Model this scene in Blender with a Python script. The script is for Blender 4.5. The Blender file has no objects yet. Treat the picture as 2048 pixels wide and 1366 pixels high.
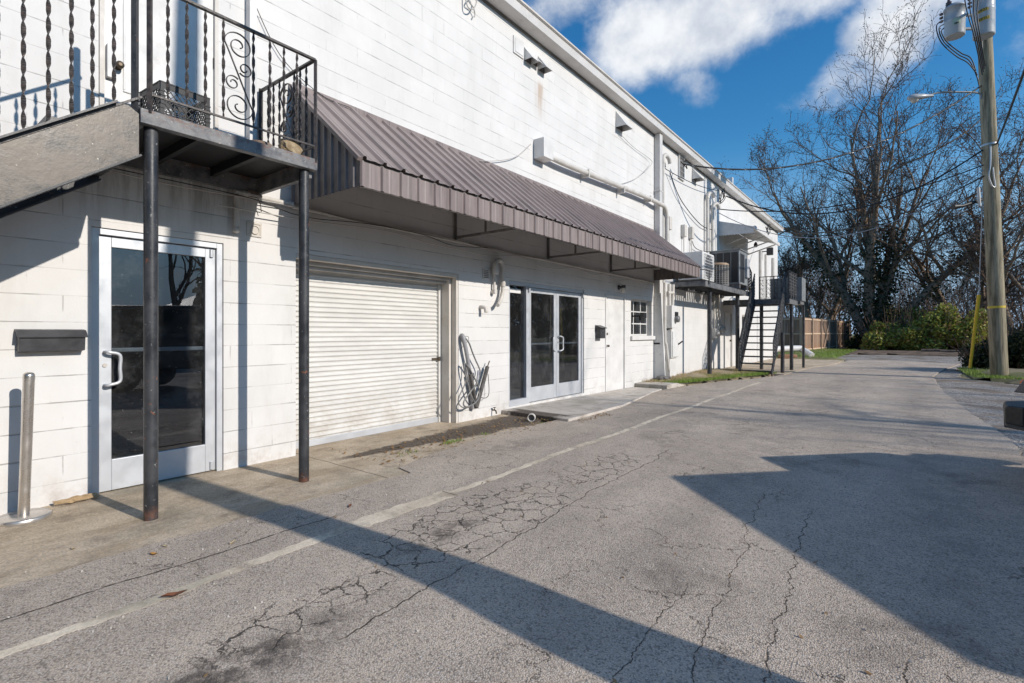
import bpy, bmesh, math, random
import numpy as np
from mathutils import Vector, Matrix
R = math.radians
C = bpy.context.scene.collection
sc = bpy.context.scene
# ---------------------------------------------------------------- camera, sky, sun, exposure
# wall plane is X = 0, it runs along +Y; the camera stands 5.08 m off the wall, eye 1.3 m up
CAMX, CAMZ, F = 5.08, 1.30, 1024.0
VR, VF = (.7942, .6077), (-.6077, .7942)      # camera right / forward on the ground
cd = bpy.data.cameras.new('camera'); cam = bpy.data.objects.new('camera', cd); C.objects.link(cam)
cam.location = (CAMX, 0, CAMZ); cam.rotation_euler = (R(90), 0, math.atan2(.6077, .7942))
cd.lens = 18.0; cd.sensor_width = 36.0; cd.shift_y = -18/2048; cd.clip_start = .05; cd.clip_end = 2000
sc.camera = cam
SUN = Vector((1, .10, .50)).normalized()
ld = bpy.data.lights.new('sun', 'SUN'); ld.energy = 4.0; ld.angle = R(.55); ld.color = (1, .925, .835)
lo = bpy.data.objects.new('sun', ld); C.objects.link(lo)
lo.rotation_euler = (-SUN).to_track_quat('-Z', 'Y').to_euler(); lo.location = (20, 0, 20)
sc.view_settings.view_transform = 'Standard'; sc.view_settings.look = 'None'
sc.view_settings.gamma = 1; sc.view_settings.exposure = 0.0
sc.cycles.max_bounces = 5; sc.cycles.diffuse_bounces = 2; sc.cycles.glossy_bounces = 3; sc.cycles.transparent_max_bounces = 12; sc.cycles.caustics_reflective = False; sc.cycles.caustics_refractive = False

T = None                                        # the node tree being filled
def nd(t, **k):
    n = T.nodes.new(t)
    for a, b in k.items(): setattr(n, a, b)
    return n
def cn(s, v):
    if isinstance(v, bpy.types.NodeSocket): T.links.new(v, s)
    elif hasattr(s.default_value, '__len__') and not hasattr(v, '__len__'): s.default_value = [v]*len(s.default_value)
    elif hasattr(s.default_value, '__len__') and len(s.default_value) == 4 and len(v) == 3: s.default_value = (*v, 1)
    else: s.default_value = v
def m(op, a, b=None, c=None, clamp=False):
    n = nd('ShaderNodeMath', operation=op, use_clamp=clamp)
    for i, v in enumerate((a, b, c)):
        if v is not None: cn(n.inputs[i], v)
    return n.outputs[0]
def vm(op, a, b=None, out=0):
    n = nd('ShaderNodeVectorMath', operation=op); cn(n.inputs[0], a)
    if b is not None: cn(n.inputs[3 if op == 'SCALE' else 1], b)
    return n.outputs['Value'] if op in ('DOT_PRODUCT', 'LENGTH') else n.outputs[0]
def noise(v, scale, detail=4, rough=.55, dist=0, col=False):
    n = nd('ShaderNodeTexNoise'); cn(n.inputs['Vector'], v); cn(n.inputs['Scale'], scale)
    cn(n.inputs['Detail'], detail); cn(n.inputs['Roughness'], rough); cn(n.inputs['Distortion'], dist)
    return n.outputs['Color' if col else 0]
def vor(v, scale, feature='F1', out='Distance', rand=1):
    n = nd('ShaderNodeTexVoronoi', feature=feature); cn(n.inputs['Vector'], v); cn(n.inputs['Scale'], scale)
    if 'Randomness' in n.inputs: cn(n.inputs['Randomness'], rand)
    return n.outputs[out]
def mix(f, a, b, blend='MIX'):
    n = nd('ShaderNodeMix', data_type='RGBA', blend_type=blend); cn(n.inputs[0], f); cn(n.inputs[6], a); cn(n.inputs[7], b)
    return n.outputs[2]
def sm(v, a, b, c=0, d=1, kind='SMOOTHSTEP'):
    n = nd('ShaderNodeMapRange', interpolation_type=kind)
    for i, x in enumerate((v, a, b, c, d)): cn(n.inputs[i], x)
    return n.outputs[0]
def sep(v):
    n = nd('ShaderNodeSeparateXYZ'); cn(n.inputs[0], v); return n.outputs
def comb(x, y, z):
    n = nd('ShaderNodeCombineXYZ')
    for i, q in enumerate((x, y, z)): cn(n.inputs[i], q)
    return n.outputs[0]
def wpos(): return nd('ShaderNodeNewGeometry').outputs['Position']
def opos(): return nd('ShaderNodeTexCoord').outputs['Object']
def bump(h, st=.3, d=.01):
    n = nd('ShaderNodeBump'); cn(n.inputs['Strength'], st); cn(n.inputs['Distance'], d); cn(n.inputs['Height'], h)
    return n.outputs[0]

w = bpy.data.worlds.new('World'); sc.world = w; w.use_nodes = True; w.cycles.sampling_method = 'MANUAL'; w.cycles.sample_map_resolution = 512; T = w.node_tree; T.nodes.clear()
sky = nd('ShaderNodeTexSky', sky_type='NISHITA', sun_disc=False)
sky.sun_elevation = math.asin(SUN.z); sky.sun_rotation = math.atan2(SUN.x, SUN.y); sky.altitude = 300; sky.air_density = 1.15; sky.dust_density = .3; sky.ozone_density = 2.2
hs = nd('ShaderNodeHueSaturation'); cn(hs.inputs['Saturation'], 1.36); cn(hs.inputs['Value'], 1.0); cn(hs.inputs['Color'], sky.outputs[0])
D = nd('ShaderNodeTexCoord').outputs['Generated']
def dpx(x, y):
    u, v = (x-1024)/F, (665-y)/F
    return Vector((VF[0]+u*VR[0], VF[1]+u*VR[1], v)).normalized()
acc = None
for (x, y, rx, ry, tilt, wt) in [(1390, 55, 240, 105, 0, 1.0), (1260, 95, 125, 85, 10, .9), (1580, 5, 240, 70, 0, .7), (1390, 165, 75, 70, -25, .68), (1470, 95, 110, 75, 0, .62),
        (1800, 45, 150, 110, 40, .95), (1695, 150, 110, 80, 35, .75), (1110, 10, 120, 80, 35, .62), (1600, 195, 120, 45, 0, .36), (1185, 110, 50, 90, 0, .3), (2010, 90, 90, 190, 20, .38),
        (1500, 190, 60, 60, 0, .33), (1750, 520, 420, 60, 0, .40), (1900, 300, 180, 60, 20, .38), (1960, 420, 240, 60, 10, .4)]:
    c = dpx(x, y); up = Vector((0, 0, 1)); a = c.cross(up).normalized(); b = a.cross(c).normalized(); t = R(tilt)
    e1 = a*math.cos(t)+b*math.sin(t); e2 = b*math.cos(t)-a*math.sin(t); k = 1/math.hypot(1, (x-1024)/F)
    q = vm('SUBTRACT', D, tuple(c))
    p = m('MULTIPLY', vm('DOT_PRODUCT', q, tuple(e1)), F/rx/k); r = m('MULTIPLY', vm('DOT_PRODUCT', q, tuple(e2)), F/ry/k)
    g = m('MULTIPLY', sm(m('SQRT', m('ADD', m('MULTIPLY', p, p), m('MULTIPLY', r, r))), 0, 1.5, 1, 0), wt)
    acc = g if acc is None else m('MAXIMUM', acc, g)
dn = noise(vm('ADD', D, vm('SCALE', noise(D, 3, 3, .5, col=True), .05)), 7.5, 8, .60, .08)
behind = m('MULTIPLY', sm(vm('DOT_PRODUCT', D, (.9, .3, .3)), .1, .5), .34)
den = sm(m('ADD', m('MAXIMUM', acc, behind), m('MULTIPLY', m('SUBTRACT', dn, .5), 1.45)), .33, .92)
cc = mix(sm(noise(D, 9, 6, .6), .32, .68), (5.0, 5.4, 6.1), (8.2, 8.3, 8.4))
bg = nd('ShaderNodeBackground'); tint = mix(1.0, hs.outputs[0], (.74, 1.08, 1.17), 'MULTIPLY')
tint = mix(sm(sep(D)[2], .0, .34, .95, 0), tint, (2.9, 4.2, 6.2))
cn(bg.inputs[0], mix(m('MULTIPLY', den, .93), tint, cc)); cn(bg.inputs[1], .124)
T.links.new(bg.outputs[0], nd('ShaderNodeOutputWorld').inputs[0])

# ---------------------------------------------------------------- where a sight line meets a known plane
def P(px, py, X=0.0):          # plane parallel to the wall, X metres in front of it
    u = (px-1024)/F; Z = (CAMX-X)/(.6077-.7942*u)
    return Vector((X, Z*(.6077*u+.7942), CAMZ+(665-py)/F*Z))
def G(px, py, z=0.0):          # horizontal plane
    Z = F*(CAMZ-z)/(py-665); X = (px-1024)/F*Z
    return Vector((CAMX+.7942*X-.6077*Z, .6077*X+.7942*Z, z))
def V(px, py, Z):              # a point Z metres ahead
    X = (px-1024)/F*Z
    return Vector((CAMX+.7942*X-.6077*Z, .6077*X+.7942*Z, CAMZ+(665-py)/F*Z))

# ---------------------------------------------------------------- materials
MATS = {}
def mat(name, base=(.5, .5, .5), rough=.6, metal=0, spec=.5, fn=None):
    if name in MATS: return MATS[name]
    global T
    mm = bpy.data.materials.new(name); mm.use_nodes = True; T = mm.node_tree
    b = T.nodes['Principled BSDF']; cn(b.inputs['Base Color'], base); cn(b.inputs['Roughness'], rough)
    cn(b.inputs['Metallic'], metal); cn(b.inputs['Specular IOR Level'], spec)
    if fn: fn(b)
    MATS[name] = mm; return mm
def varied(name, c1, c2, rough=.6, metal=0, scale=6, detail=6, lo=.35, hi=.65, bs=.15, spec=.4, grime=None, coord=wpos):
    def f(b):
        p = coord(); n = noise(p, scale, detail, .6)
        col = mix(sm(n, lo, hi), c1, c2)
        if grime: col = mix(m('MULTIPLY', sm(noise(p, scale*2.3, 7, .7), .56, .7), grime[1]), col, grime[0])
        cn(b.inputs['Base Color'], col); cn(b.inputs['Roughness'], sm(noise(p, scale*3, 4), .3, .7, rough-.12, min(1, rough+.12)))
        if bs: cn(b.inputs['Normal'], bump(noise(p, scale*12, 5, .6), bs, .004))
    return mat(name, c1, rough, metal, spec, f)

def f_block(b):
    p = wpos(); x, y, z = sep(p)
    wob = m('MULTIPLY', m('SUBTRACT', noise(p, 3.0, 3), .5), .007)
    zz = m('ADD', m('ADD', z, .045), wob)
    row = m('FLOOR', m('DIVIDE', zz, .2032)); fz = m('FRACT', m('DIVIDE', zz, .2032))
    dz = m('MULTIPLY', m('MINIMUM', fz, m('SUBTRACT', 1, fz)), .2032)
    yy = m('ADD', m('ADD', y, wob), m('MULTIPLY', m('MODULO', row, 2), .2032)); fy = m('FRACT', m('DIVIDE', yy, .4064))
    dy = m('MULTIPLY', m('MINIMUM', fy, m('SUBTRACT', 1, fy)), .4064)
    patch = noise(p, 2.2, 4, .6)
    hl = m('MULTIPLY', sm(dz, .001, sm(noise(p, 6, 3), .3, .7, .003, .009), 1, 0), sm(patch, .40, .60, .22, 1))
    vl = m('MULTIPLY', sm(dy, .001, .006, 1, 0), sm(noise(p, 3.7, 4, .6), .50, .66))
    j = m('MAXIMUM', hl, m('MULTIPLY', vl, .7))
    sec = sm(y, 12.7, 12.75)                                    # beyond the downspout the wall is smooth parged
    j = m('MULTIPLY', j, sm(sec, 0, 1, 1, .25))
    bid = nd('ShaderNodeTexWhiteNoise', noise_dimensions='2D'); cn(bid.inputs['Vector'], comb(m('FLOOR', m('DIVIDE', yy, .4064)), row, 0))
    col = mix(sm(noise(p, 1.3, 6, .65), .3, .7), (.69, .68, .66), (.765, .75, .73))
    col = mix(m('MULTIPLY', bid.outputs[0], .28), col, (.63, .62, .60))
    col = mix(m('MULTIPLY', j, .72), col, (.28, .27, .25))
    # dirt washed down under the landing and a dirty foot of the wall
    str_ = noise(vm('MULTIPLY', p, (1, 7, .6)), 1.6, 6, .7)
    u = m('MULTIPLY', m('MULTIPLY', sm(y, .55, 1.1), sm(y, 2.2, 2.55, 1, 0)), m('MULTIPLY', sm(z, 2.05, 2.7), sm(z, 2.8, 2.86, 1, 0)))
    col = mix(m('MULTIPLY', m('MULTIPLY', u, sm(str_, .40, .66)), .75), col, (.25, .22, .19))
    ft = m('MULTIPLY', sm(z, .0, .42, 1, 0), sm(noise(p, 5, 6, .7), .42, .72))
    col = mix(m('MULTIPLY', ft, .55), col, (.40, .33, .27))
    yb_ = m('MULTIPLY', m('MULTIPLY', sm(m('ABSOLUTE', m('SUBTRACT', y, 7.45)), .03, .22, 1, 0), sm(z, 4.9, 5.55)), sm(z, 5.6, 5.75, 1, 0))
    col = mix(m('MULTIPLY', m('MULTIPLY', yb_, sm(str_, .3, .6)), .6), col, (.42, .26, .14))
    col = mix(m('MULTIPLY', sm(noise(vm('MULTIPLY', p, (1, 2.5, .5)), .9, 7, .7), .50, .72), .35), col, (.55, .53, .49))
    sp = m('MULTIPLY', sm(noise(p, 26, 3, .7), .69, .74), .35)
    col = mix(sp, col, (.38, .35, .31))
    drip = m('MULTIPLY', m('MULTIPLY', sm(z, 5.0, 6.35), sm(str_, .55, .72)), .25)
    col = mix(drip, col, (.42, .40, .36))
    cn(b.inputs['Base Color'], col); cn(b.inputs['Roughness'], .7)
    h = m('SUBTRACT', m('ADD', m('MULTIPLY', noise(p, 90, 5, .7), .22), m('MULTIPLY', noise(p, 9, 4, .6), .5)), m('MULTIPLY', j, 1.2))
    cn(b.inputs['Normal'], bump(h, .55, .006))
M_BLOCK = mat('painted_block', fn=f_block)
M_WHITE = varied('white_paint', (.66, .65, .63), (.76, .75, .73), .5, 0, 2.5, grime=((.42, .38, .34), .35))
M_CREAM = varied('cream_paint', (.60, .56, .50), (.68, .64, .59), .55, 0, 3, grime=((.40, .36, .30), .4))
M_EAVE = varied('eave_metal', (.60, .58, .55), (.68, .66, .64), .45, 0, 1.5, grime=((.35, .32, .28), .4))
M_PVC = varied('painted_pipe', (.58, .55, .50), (.68, .65, .61), .45, 0, 4, grime=((.36, .33, .28), .4))

def f_black(b):
    p = wpos(); n = noise(p, 5, 7, .65)
    col = mix(sm(n, .35, .65), (.024, .026, .030), (.055, .057, .062))
    chip = sm(noise(p, 30, 5, .75), .625, .66)
    col = mix(m('MULTIPLY', chip, .8), col, (.30, .30, .29))
    rust = m('MAXIMUM', sm(noise(vm('ADD', p, (7, 3, 1)), 9, 5, .7), .635, .70), m('MULTIPLY', sm(sep(p)[2], .01, .12, .55, 0), sm(noise(p, 14, 5, .7), .45, .62)))
    col = mix(m('MULTIPLY', rust, .9), col, (.24, .085, .035))
    cn(b.inputs['Base Color'], col); cn(b.inputs['Roughness'], sm(n, .3, .7, .32, .55))
    cn(b.inputs['Normal'], bump(m('SUBTRACT', noise(p, 70, 4, .6), m('MULTIPLY', chip, .6)), .25, .003))
M_BLACK = mat('black_paint', fn=f_black, spec=.5)
M_UNDER = mat('underside_shade_black', (.012, .012, .013), .6)  # shade put into the colour: darker than the paint, against ground bounce
M_RAIL = varied('railing_paint', (.035, .032, .032), (.085, .072, .066), .42, 0, 22, grime=((.20, .09, .05), .5))
def f_beam(b):
    p = wpos(); x, y, z = sep(p); n = noise(p, 7, 7, .7)
    col = mix(sm(n, .3, .6), (.055, .063, .078), (.20, .20, .20))
    rust = m('MULTIPLY', sm(noise(vm('MULTIPLY', p, (1, 1, 2.2)), 11, 7, .75), .46, .60), sm(z, 2.74, 2.81, .05, .9))
    col = mix(rust, col, (.15, .070, .042))
    col = mix(sm(noise(p, 24, 4, .7), .62, .68), col, (.42, .39, .35))
    cn(b.inputs['Base Color'], col); cn(b.inputs['Roughness'], .5); cn(b.inputs['Normal'], bump(noise(p, 60, 5, .7), .35, .004))
M_BEAM = mat('rusty_beam', fn=f_beam)
def f_plate(b):
    p = wpos(); n = noise(p, 3.2, 8, .72, .6)
    col = mix(sm(n, .36, .62), (.045, .041, .037), (.125, .108, .09))
    col = mix(m('MULTIPLY', sm(noise(vm('MULTIPLY', p, (1, 1, .35)), 9, 6, .7), .56, .68), .7), col, (.06, .055, .052))
    col = mix(m('MULTIPLY', sm(noise(p, 45, 3, .6), .70, .74), .8), col, (.5, .46, .4))
    cn(b.inputs['Base Color'], col); cn(b.inputs['Roughness'], sm(n, .3, .7, .3, .5)); cn(b.inputs['Metallic'], .25)
    cn(b.inputs['Normal'], bump(noise(p, 14, 6, .7), .25, .006))
M_PLATE = mat('stringer_plate', fn=f_plate)

def f_aw(b):
    p = wpos(); n = noise(vm('MULTIPLY', p, (.6, 3, 1)), 1.8, 6, .65)
    col = mix(sm(n, .3, .7), (.215, .170, .160), (.30, .243, .228))
    lap = m('ABSOLUTE', m('SUBTRACT', m('FRACT', m('DIVIDE', sep(p)[1], .9144)), .5)); col = mix(sm(lap, .002, .006, .75, 0), col, (.05, .042, .04))
    wn = nd('ShaderNodeTexWhiteNoise', noise_dimensions='1D'); cn(wn.inputs['W'], m('FLOOR', m('DIVIDE', sep(p)[1], .9144)))
    col = mix(m('MULTIPLY', wn.outputs[0], .35), col, (.33, .28, .26))
    col = mix(m('MULTIPLY', sm(noise(vm('MULTIPLY', p, (.5, 9, .5)), 2.2, 5, .6), .50, .7), .6), col, (.12, .105, .10))
    cn(b.inputs['Base Color'], col); cn(b.inputs['Roughness'], .42); cn(b.inputs['Normal'], bump(noise(p, 40, 3), .06, .003))
M_AWN = mat('brown_metal_sheet', fn=f_aw, spec=.45)
M_AWN2 = varied('grey_brown_metal_sheet', (.13, .115, .11), (.21, .185, .175), .45, 0, 3)
M_ALU = varied('brushed_aluminium', (.58, .60, .63), (.64, .66, .69), .42, .35, 2.2, bs=0)
M_STEEL = varied('stainless_steel', (.58, .54, .50), (.66, .62, .57), .33, .85, 3, bs=0)
M_DARK = mat('dark_plastic', (.022, .022, .024), .45)
M_BLKM = varied('black_enamel', (.045, .046, .05), (.07, .07, .075), .4, 0, 8)
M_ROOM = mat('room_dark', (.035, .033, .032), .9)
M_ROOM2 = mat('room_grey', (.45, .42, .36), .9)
M_BRASS = mat('brass', (.13, .10, .07), .5, .6)
M_GREYP = mat('grey_pipe', (.33, .33, .34), .5)
M_FOAM = varied('grey_foam', (.09, .085, .08), (.15, .14, .13), .85, 0, 12)
M_CABLE = mat('black_cable', (.018, .018, .019), .5)
M_CABLEW = mat('white_cable', (.50, .48, .45), .5)
M_WIRE = mat('bare_wire', (.42, .42, .43), .35, .7)
def f_glass(tint, ior):
    def f(b):
        T.nodes.remove(b); out = T.nodes['Material Output']
        fr = nd('ShaderNodeFresnel'); cn(fr.inputs[0], ior)
        tr = nd('ShaderNodeBsdfTransparent'); cn(tr.inputs[0], tint)
        gl = nd('ShaderNodeBsdfGlossy'); cn(gl.inputs['Roughness'], .0); cn(gl.inputs[0], (.9, .93, 1))
        df = nd('ShaderNodeBsdfDiffuse'); cn(df.inputs[0], (.6, .6, .6))
        p = wpos(); spk = m('MULTIPLY', sm(noise(p, 55, 2, .6), .71, .76), .35)
        mx = nd('ShaderNodeMixShader'); cn(mx.inputs[0], m('MULTIPLY', fr.outputs[0], m('SUBTRACT', 1, nd('ShaderNodeNewGeometry').outputs['Backfacing']))); T.links.new(tr.outputs[0], mx.inputs[1]); T.links.new(gl.outputs[0], mx.inputs[2])
        m2 = nd('ShaderNodeMixShader'); cn(m2.inputs[0], m('ADD', spk, m('ADD', .012, m('MULTIPLY', sm(noise(p, 3.5, 5, .7), .45, .75), .05)))); T.links.new(mx.outputs[0], m2.inputs[1]); T.links.new(df.outputs[0], m2.inputs[2])
        T.links.new(m2.outputs[0], out.inputs[0])
    return f
M_GLASS = mat('door_glass', fn=f_glass((.62, .65, .67), 2.0))
M_GLASS2 = mat('window_glass', fn=f_glass((.8, .84, .84), 1.6))

# --- the ground
def crack(x, y, p, x0, amp, sc_, y0, y1, wd, sl=0.0, seed=0):    # a thin wandering crack near X = x0
    off = m('MULTIPLY', m('SUBTRACT', noise(comb(seed, m('MULTIPLY', y, 1), seed*.7), sc_, 5, .6), .5), amp)
    off2 = m('ADD', off, m('ADD', x0, m('MULTIPLY', m('SUBTRACT', y, y0), sl)))
    d = m('ABSOLUTE', m('SUBTRACT', x, off2))
    c = sm(d, wd*.5, wd*1.3, 1, 0)
    return m('MULTIPLY', c, m('MULTIPLY', sm(y, y0, y0+.15), sm(y, y1-.15, y1, 1, 0)))
def blob(x, y, cx, cy, rx, ry):
    a = m('DIVIDE', m('SUBTRACT', x, cx), rx); b = m('DIVIDE', m('SUBTRACT', y, cy), ry)
    return sm(m('SQRT', m('ADD', m('MULTIPLY', a, a), m('MULTIPLY', b, b))), .3, 1.15, 1, 0)
def f_asph(b):
    p = wpos(); x, y, z = sep(p)
    big = noise(vm('MULTIPLY', p, (1.6, .6, 1)), .75, 6, .65); mid = noise(p, 4.5, 6, .65)
    col = mix(sm(big, .3, .7), (.54, .44, .345), (.80, .66, .52))
    col = mix(m('MULTIPLY', sm(mid, .42, .66), .30), col, (.38, .32, .265))
    vc = vor(p, 135, 'F1', 'Color'); vd = vor(p, 135)
    g = sep(vc)[0]
    col = mix(sm(g, .60, .95, 0, .48), col, (.72, .665, .60))
    col = mix(sm(g, .02, .36, .72, 0), col, (.16, .14, .12))
    col = mix(m('MULTIPLY', sm(vd, .25, .62), .38), col, (.22, .195, .17))
    g2 = sep(vor(p, 38, 'F1', 'Color'))[1]
    col = mix(m('MULTIPLY', sm(g2, .84, .93), m('MULTIPLY', sm(vor(p, 38), .12, .30, 1, 0), .6)), col, (.80, .74, .68))
    stain = m('MAXIMUM', m('MULTIPLY', blob(x, y, 3.05, .80, .20, .8), 1.0), m('MULTIPLY', blob(x, y, 2.75, 2.35, .12, .5), .9))
    stain = m('MAXIMUM', stain, m('MULTIPLY', blob(x, y, 1.55, 4.6, .28, .7), .35))
    stain = m('MAXIMUM', stain, m('MULTIPLY', sm(noise(vm('ADD', p, (3, 8, 0)), .9, 3, .5), .60, .70), .45))
    stain = m('MULTIPLY', stain, sm(noise(p, 7, 6, .75), .36, .58))
    col = mix(m('MULTIPLY', stain, .85), col, (.085, .072, .063))
    tr_ = m('ADD', blob(x, y, 3.9, 9, .35, 9), blob(x, y, 5.3, 9, .3, 9))
    col = mix(m('MULTIPLY', m('MULTIPLY', tr_, sm(mid, .3, .6)), .28), col, (.22, .19, .17))
    warm = m('MULTIPLY', sm(noise(p, 2.1, 5, .7), .56, .72), .30)
    col = mix(warm, col, (.50, .40, .30))
    wp = vm('ADD', p, vm('SCALE', noise(p, 6, 4, .7, col=True), .16))
    al = sm(vor(wp, 6.2, 'DISTANCE_TO_EDGE'), .006, .045, 1, 0)
    am = m('MAXIMUM', blob(x, y, 2.75, 2.7, .48, 1.3), m('MULTIPLY', blob(x, y, 2.9, 1.3, .34, .8), .45))
    am = m('MAXIMUM', am, m('MULTIPLY', blob(x, y, 2.8, 4.4, .4, 1.0), .6))
    al = m('MULTIPLY', al, sm(m('ADD', am, m('MULTIPLY', m('SUBTRACT', noise(p, 4, 4, .6), .5), .7)), .28, .5))
    al2 = m('MULTIPLY', sm(vor(vm('ADD', p, vm('SCALE', noise(p, 3.1, 5, .7, col=True), .5)), 1.5, 'DISTANCE_TO_EDGE'), .002, .010, 1, 0), sm(noise(vm('ADD', p, (9, 2, 0)), 1.1, 3), .46, .6))
    cr = m('MAXIMUM', al, m('MULTIPLY', al2, .8))
    for (x0, amp, s_, y0, y1, wd, sl, sd) in [(3.20, .30, 1.6, 1.2, 5.6, .005, -.04, 1.1), (4.50, .20, 4.4, 1.4, 4.6, .0028, -.10, 2.7), (4.72, .18, 5.6, 1.2, 4.3, .0036, -.06, 5.3),
                                              (4.22, .16, 4.6, 1.3, 2.7, .0028, .0, 8.1), (1.86, .12, 2.0, -.5, 2.2, .008, .02, 9.9), (4.95, .2, 4.9, 1.0, 2.6, .004, .1, 3.9)]:
        cr = m('MAXIMUM', cr, crack(x, y, p, x0, amp, s_, y0, y1, wd, sl, sd))
    cr = m('MULTIPLY', cr, sm(noise(p, 16, 3, .6), .32, .52, .25, 1))
    col = mix(m('MULTIPLY', cr, .88), col, (.035, .03, .028))
    cn(b.inputs['Base Color'], col); cn(b.inputs['Roughness'], .88); cn(b.inputs['Specular IOR Level'], .25)
    h = m('SUBTRACT', m('SUBTRACT', m('MULTIPLY', g, .5), m('MULTIPLY', vd, .9)), m('MULTIPLY', cr, 2.2))
    h = m('ADD', h, m('MULTIPLY', noise(p, 30, 4, .7), .6))
    cn(b.inputs['Normal'], bump(h, .75, .0055))
M_ASPH = mat('worn_asphalt', fn=f_asph)
def f_conc(c1, c2, grit):
    def f(b):
        p = wpos(); x, y, z = sep(p)
        n = noise(vm('MULTIPLY', p, (1.6, .7, 1)), 1.9, 8, .7)
        col = mix(sm(n, .34, .64), c1, c2)
        col = mix(m('MULTIPLY', sm(noise(p, 3.3, 7, .7), .48, .70), .7), col, (.25, .19, .135))
        col = mix(m('MULTIPLY', sm(noise(vm('ADD', p, (4, 4, 4)), 1.2, 5, .6), .52, .70), .5), col, (.29, .27, .20))
        g = sep(vor(p, 110, 'F1', 'Color'))[0]
        col = mix(sm(g, .1, .9, 0, grit), col, (.12, .115, .11)); 
        col = mix(m('MULTIPLY', sm(noise(p, 40, 3, .6), .62, .70), .5), col, (.5, .46, .4))
        j = sm(m('ABSOLUTE', m('SUBTRACT', y, m('ADD', 2.95, m('MULTIPLY', m('SUBTRACT', noise(p, 5, 3), .5), .03)))), .003, .009, 1, 0)
        col = mix(m('MULTIPLY', j, .8), col, (.06, .05, .04))
        hwid = m('ADD', .05, m('MULTIPLY', m('SUBTRACT', y, 3.1), .125)); dd = m('DIVIDE', m('ABSOLUTE', m('SUBTRACT', x, m('ADD', .50, m('MULTIPLY', m('SUBTRACT', y, 3.1), .03)))), m('MAXIMUM', hwid, .02))
        dd = m('ADD', dd, m('MULTIPLY', m('SUBTRACT', noise(p, 5, 7, .75), .5), 2.2))
        dm = m('MULTIPLY', m('MULTIPLY', sm(dd, .75, 1.15, 1, 0), sm(y, 2.9, 3.3)), sm(y, 6.6, 6.7, 1, 0))
        col = mix(m('MULTIPLY', dm, .93), col, mix(sm(noise(p, 30, 5, .7), .4, .65), (.055, .042, .033), (.15, .115, .085)))
        cn(b.inputs['Base Color'], col); cn(b.inputs['Roughness'], .85)
        cn(b.inputs['Normal'], bump(m('ADD', noise(p, 50, 6, .7), m('MULTIPLY', g, .4*grit)), .45, .005))
    return f
M_CONC = mat('old_concrete', fn=f_conc((.46, .355, .235), (.68, .555, .405), .35))
M_SLAB = mat('smooth_concrete', fn=f_conc((.52, .465, .40), (.66, .60, .53), .1))
M_SEAM = mat('concrete_ribbon', fn=f_conc((.68, .57, .42), (.88, .77, .60), .2))
def f_gravel(b):
    p = wpos(); n = noise(p, .8, 6, .65); c = sep(vor(p, 42, 'F1', 'Color')); d = vor(p, 42)
    col = mix(c[0], (.32, .28, .235), (.82, .75, .67))
    col = mix(m('MULTIPLY', sm(n, .46, .60), .75), col, (.27, .195, .13))
    col = mix(sm(d, .3, .6, 0, .6), col, (.07, .06, .05))
    cn(b.inputs['Base Color'], col); cn(b.inputs['Roughness'], .9); cn(b.inputs['Normal'], bump(m('MULTIPLY', d, -1), .9, .02))
M_GRAVEL = mat('grey_gravel', fn=f_gravel)
M_DIRT = varied('dark_dirt', (.09, .068, .053), (.17, .13, .098), .95, 0, 7, 8, bs=.8, grime=((.26, .21, .15), .6))
M_DEBRIS = varied('leafy_debris', (.10, .075, .055), (.24, .17, .12), .95, 0, 2.5, 8, bs=.8, grime=((.14, .15, .06), .4))
M_EARTH = varied('brown_earth', (.27, .21, .13), (.42, .34, .22), .95, 0, 1.5, 8, bs=.6, grime=((.15, .16, .06), .6))
def f_land(b):
    p = wpos(); col = mix(sm(noise(p, .35, 8, .65), .4, .6), (.15, .17, .05), (.29, .235, .14))
    cn(b.inputs['Base Color'], col); cn(b.inputs['Roughness'], .95); cn(b.inputs['Normal'], bump(noise(p, 12, 6, .7), .6, .05))
M_LAND = mat('winter_ground', fn=f_land)
def leafmat(name, c1, c2, sc_=9, tr=.25):
    def f(b):
        p = wpos(); col = mix(nd('ShaderNodeNewGeometry').outputs['Random Per Island'], c1, c2)
        col = mix(m('MULTIPLY', noise(p, sc_, 3), .4), col, tuple(.5*a for a in c1))
        cn(b.inputs['Base Color'], col); cn(b.inputs['Roughness'], .6)
        ts = nd('ShaderNodeBsdfTranslucent'); cn(ts.inputs[0], col); mx = nd('ShaderNodeMixShader'); cn(mx.inputs[0], tr)
        T.links.new(b.outputs[0], mx.inputs[1]); T.links.new(ts.outputs[0], mx.inputs[2]); T.links.new(mx.outputs[0], T.nodes['Material Output'].inputs[0])
    return mat(name, fn=f)
M_GRASS = leafmat('grass_blades', (.20, .32, .05), (.36, .46, .09))
M_STRAW = leafmat('dry_grass', (.45, .35, .19), (.60, .48, .27))
M_LEAFY = leafmat('yellow_green_leaf', (.40, .42, .06), (.72, .70, .16))
M_LEAFG = leafmat('green_leaf', (.24, .28, .05), (.50, .50, .13))
M_LEAFD = leafmat('dark_leaf', (.018, .030, .010), (.05, .07, .022))
M_LEAFE = leafmat('evergreen_leaf', (.045, .06, .025), (.11, .13, .055))
M_BROWNL = leafmat('fallen_leaf', (.28, .15, .06), (.45, .30, .14))
M_BUD = leafmat('winter_buds', (.11, .072, .055), (.20, .14, .11), tr=.1)
M_BARK = varied('grey_bark', (.17, .118, .08), (.32, .24, .175), .9, 0, 9, 8, bs=.8)
M_TWIG = varied('twig_bark', (.105, .066, .044), (.19, .125, .085), .9, 0, 3, bs=0)
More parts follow.
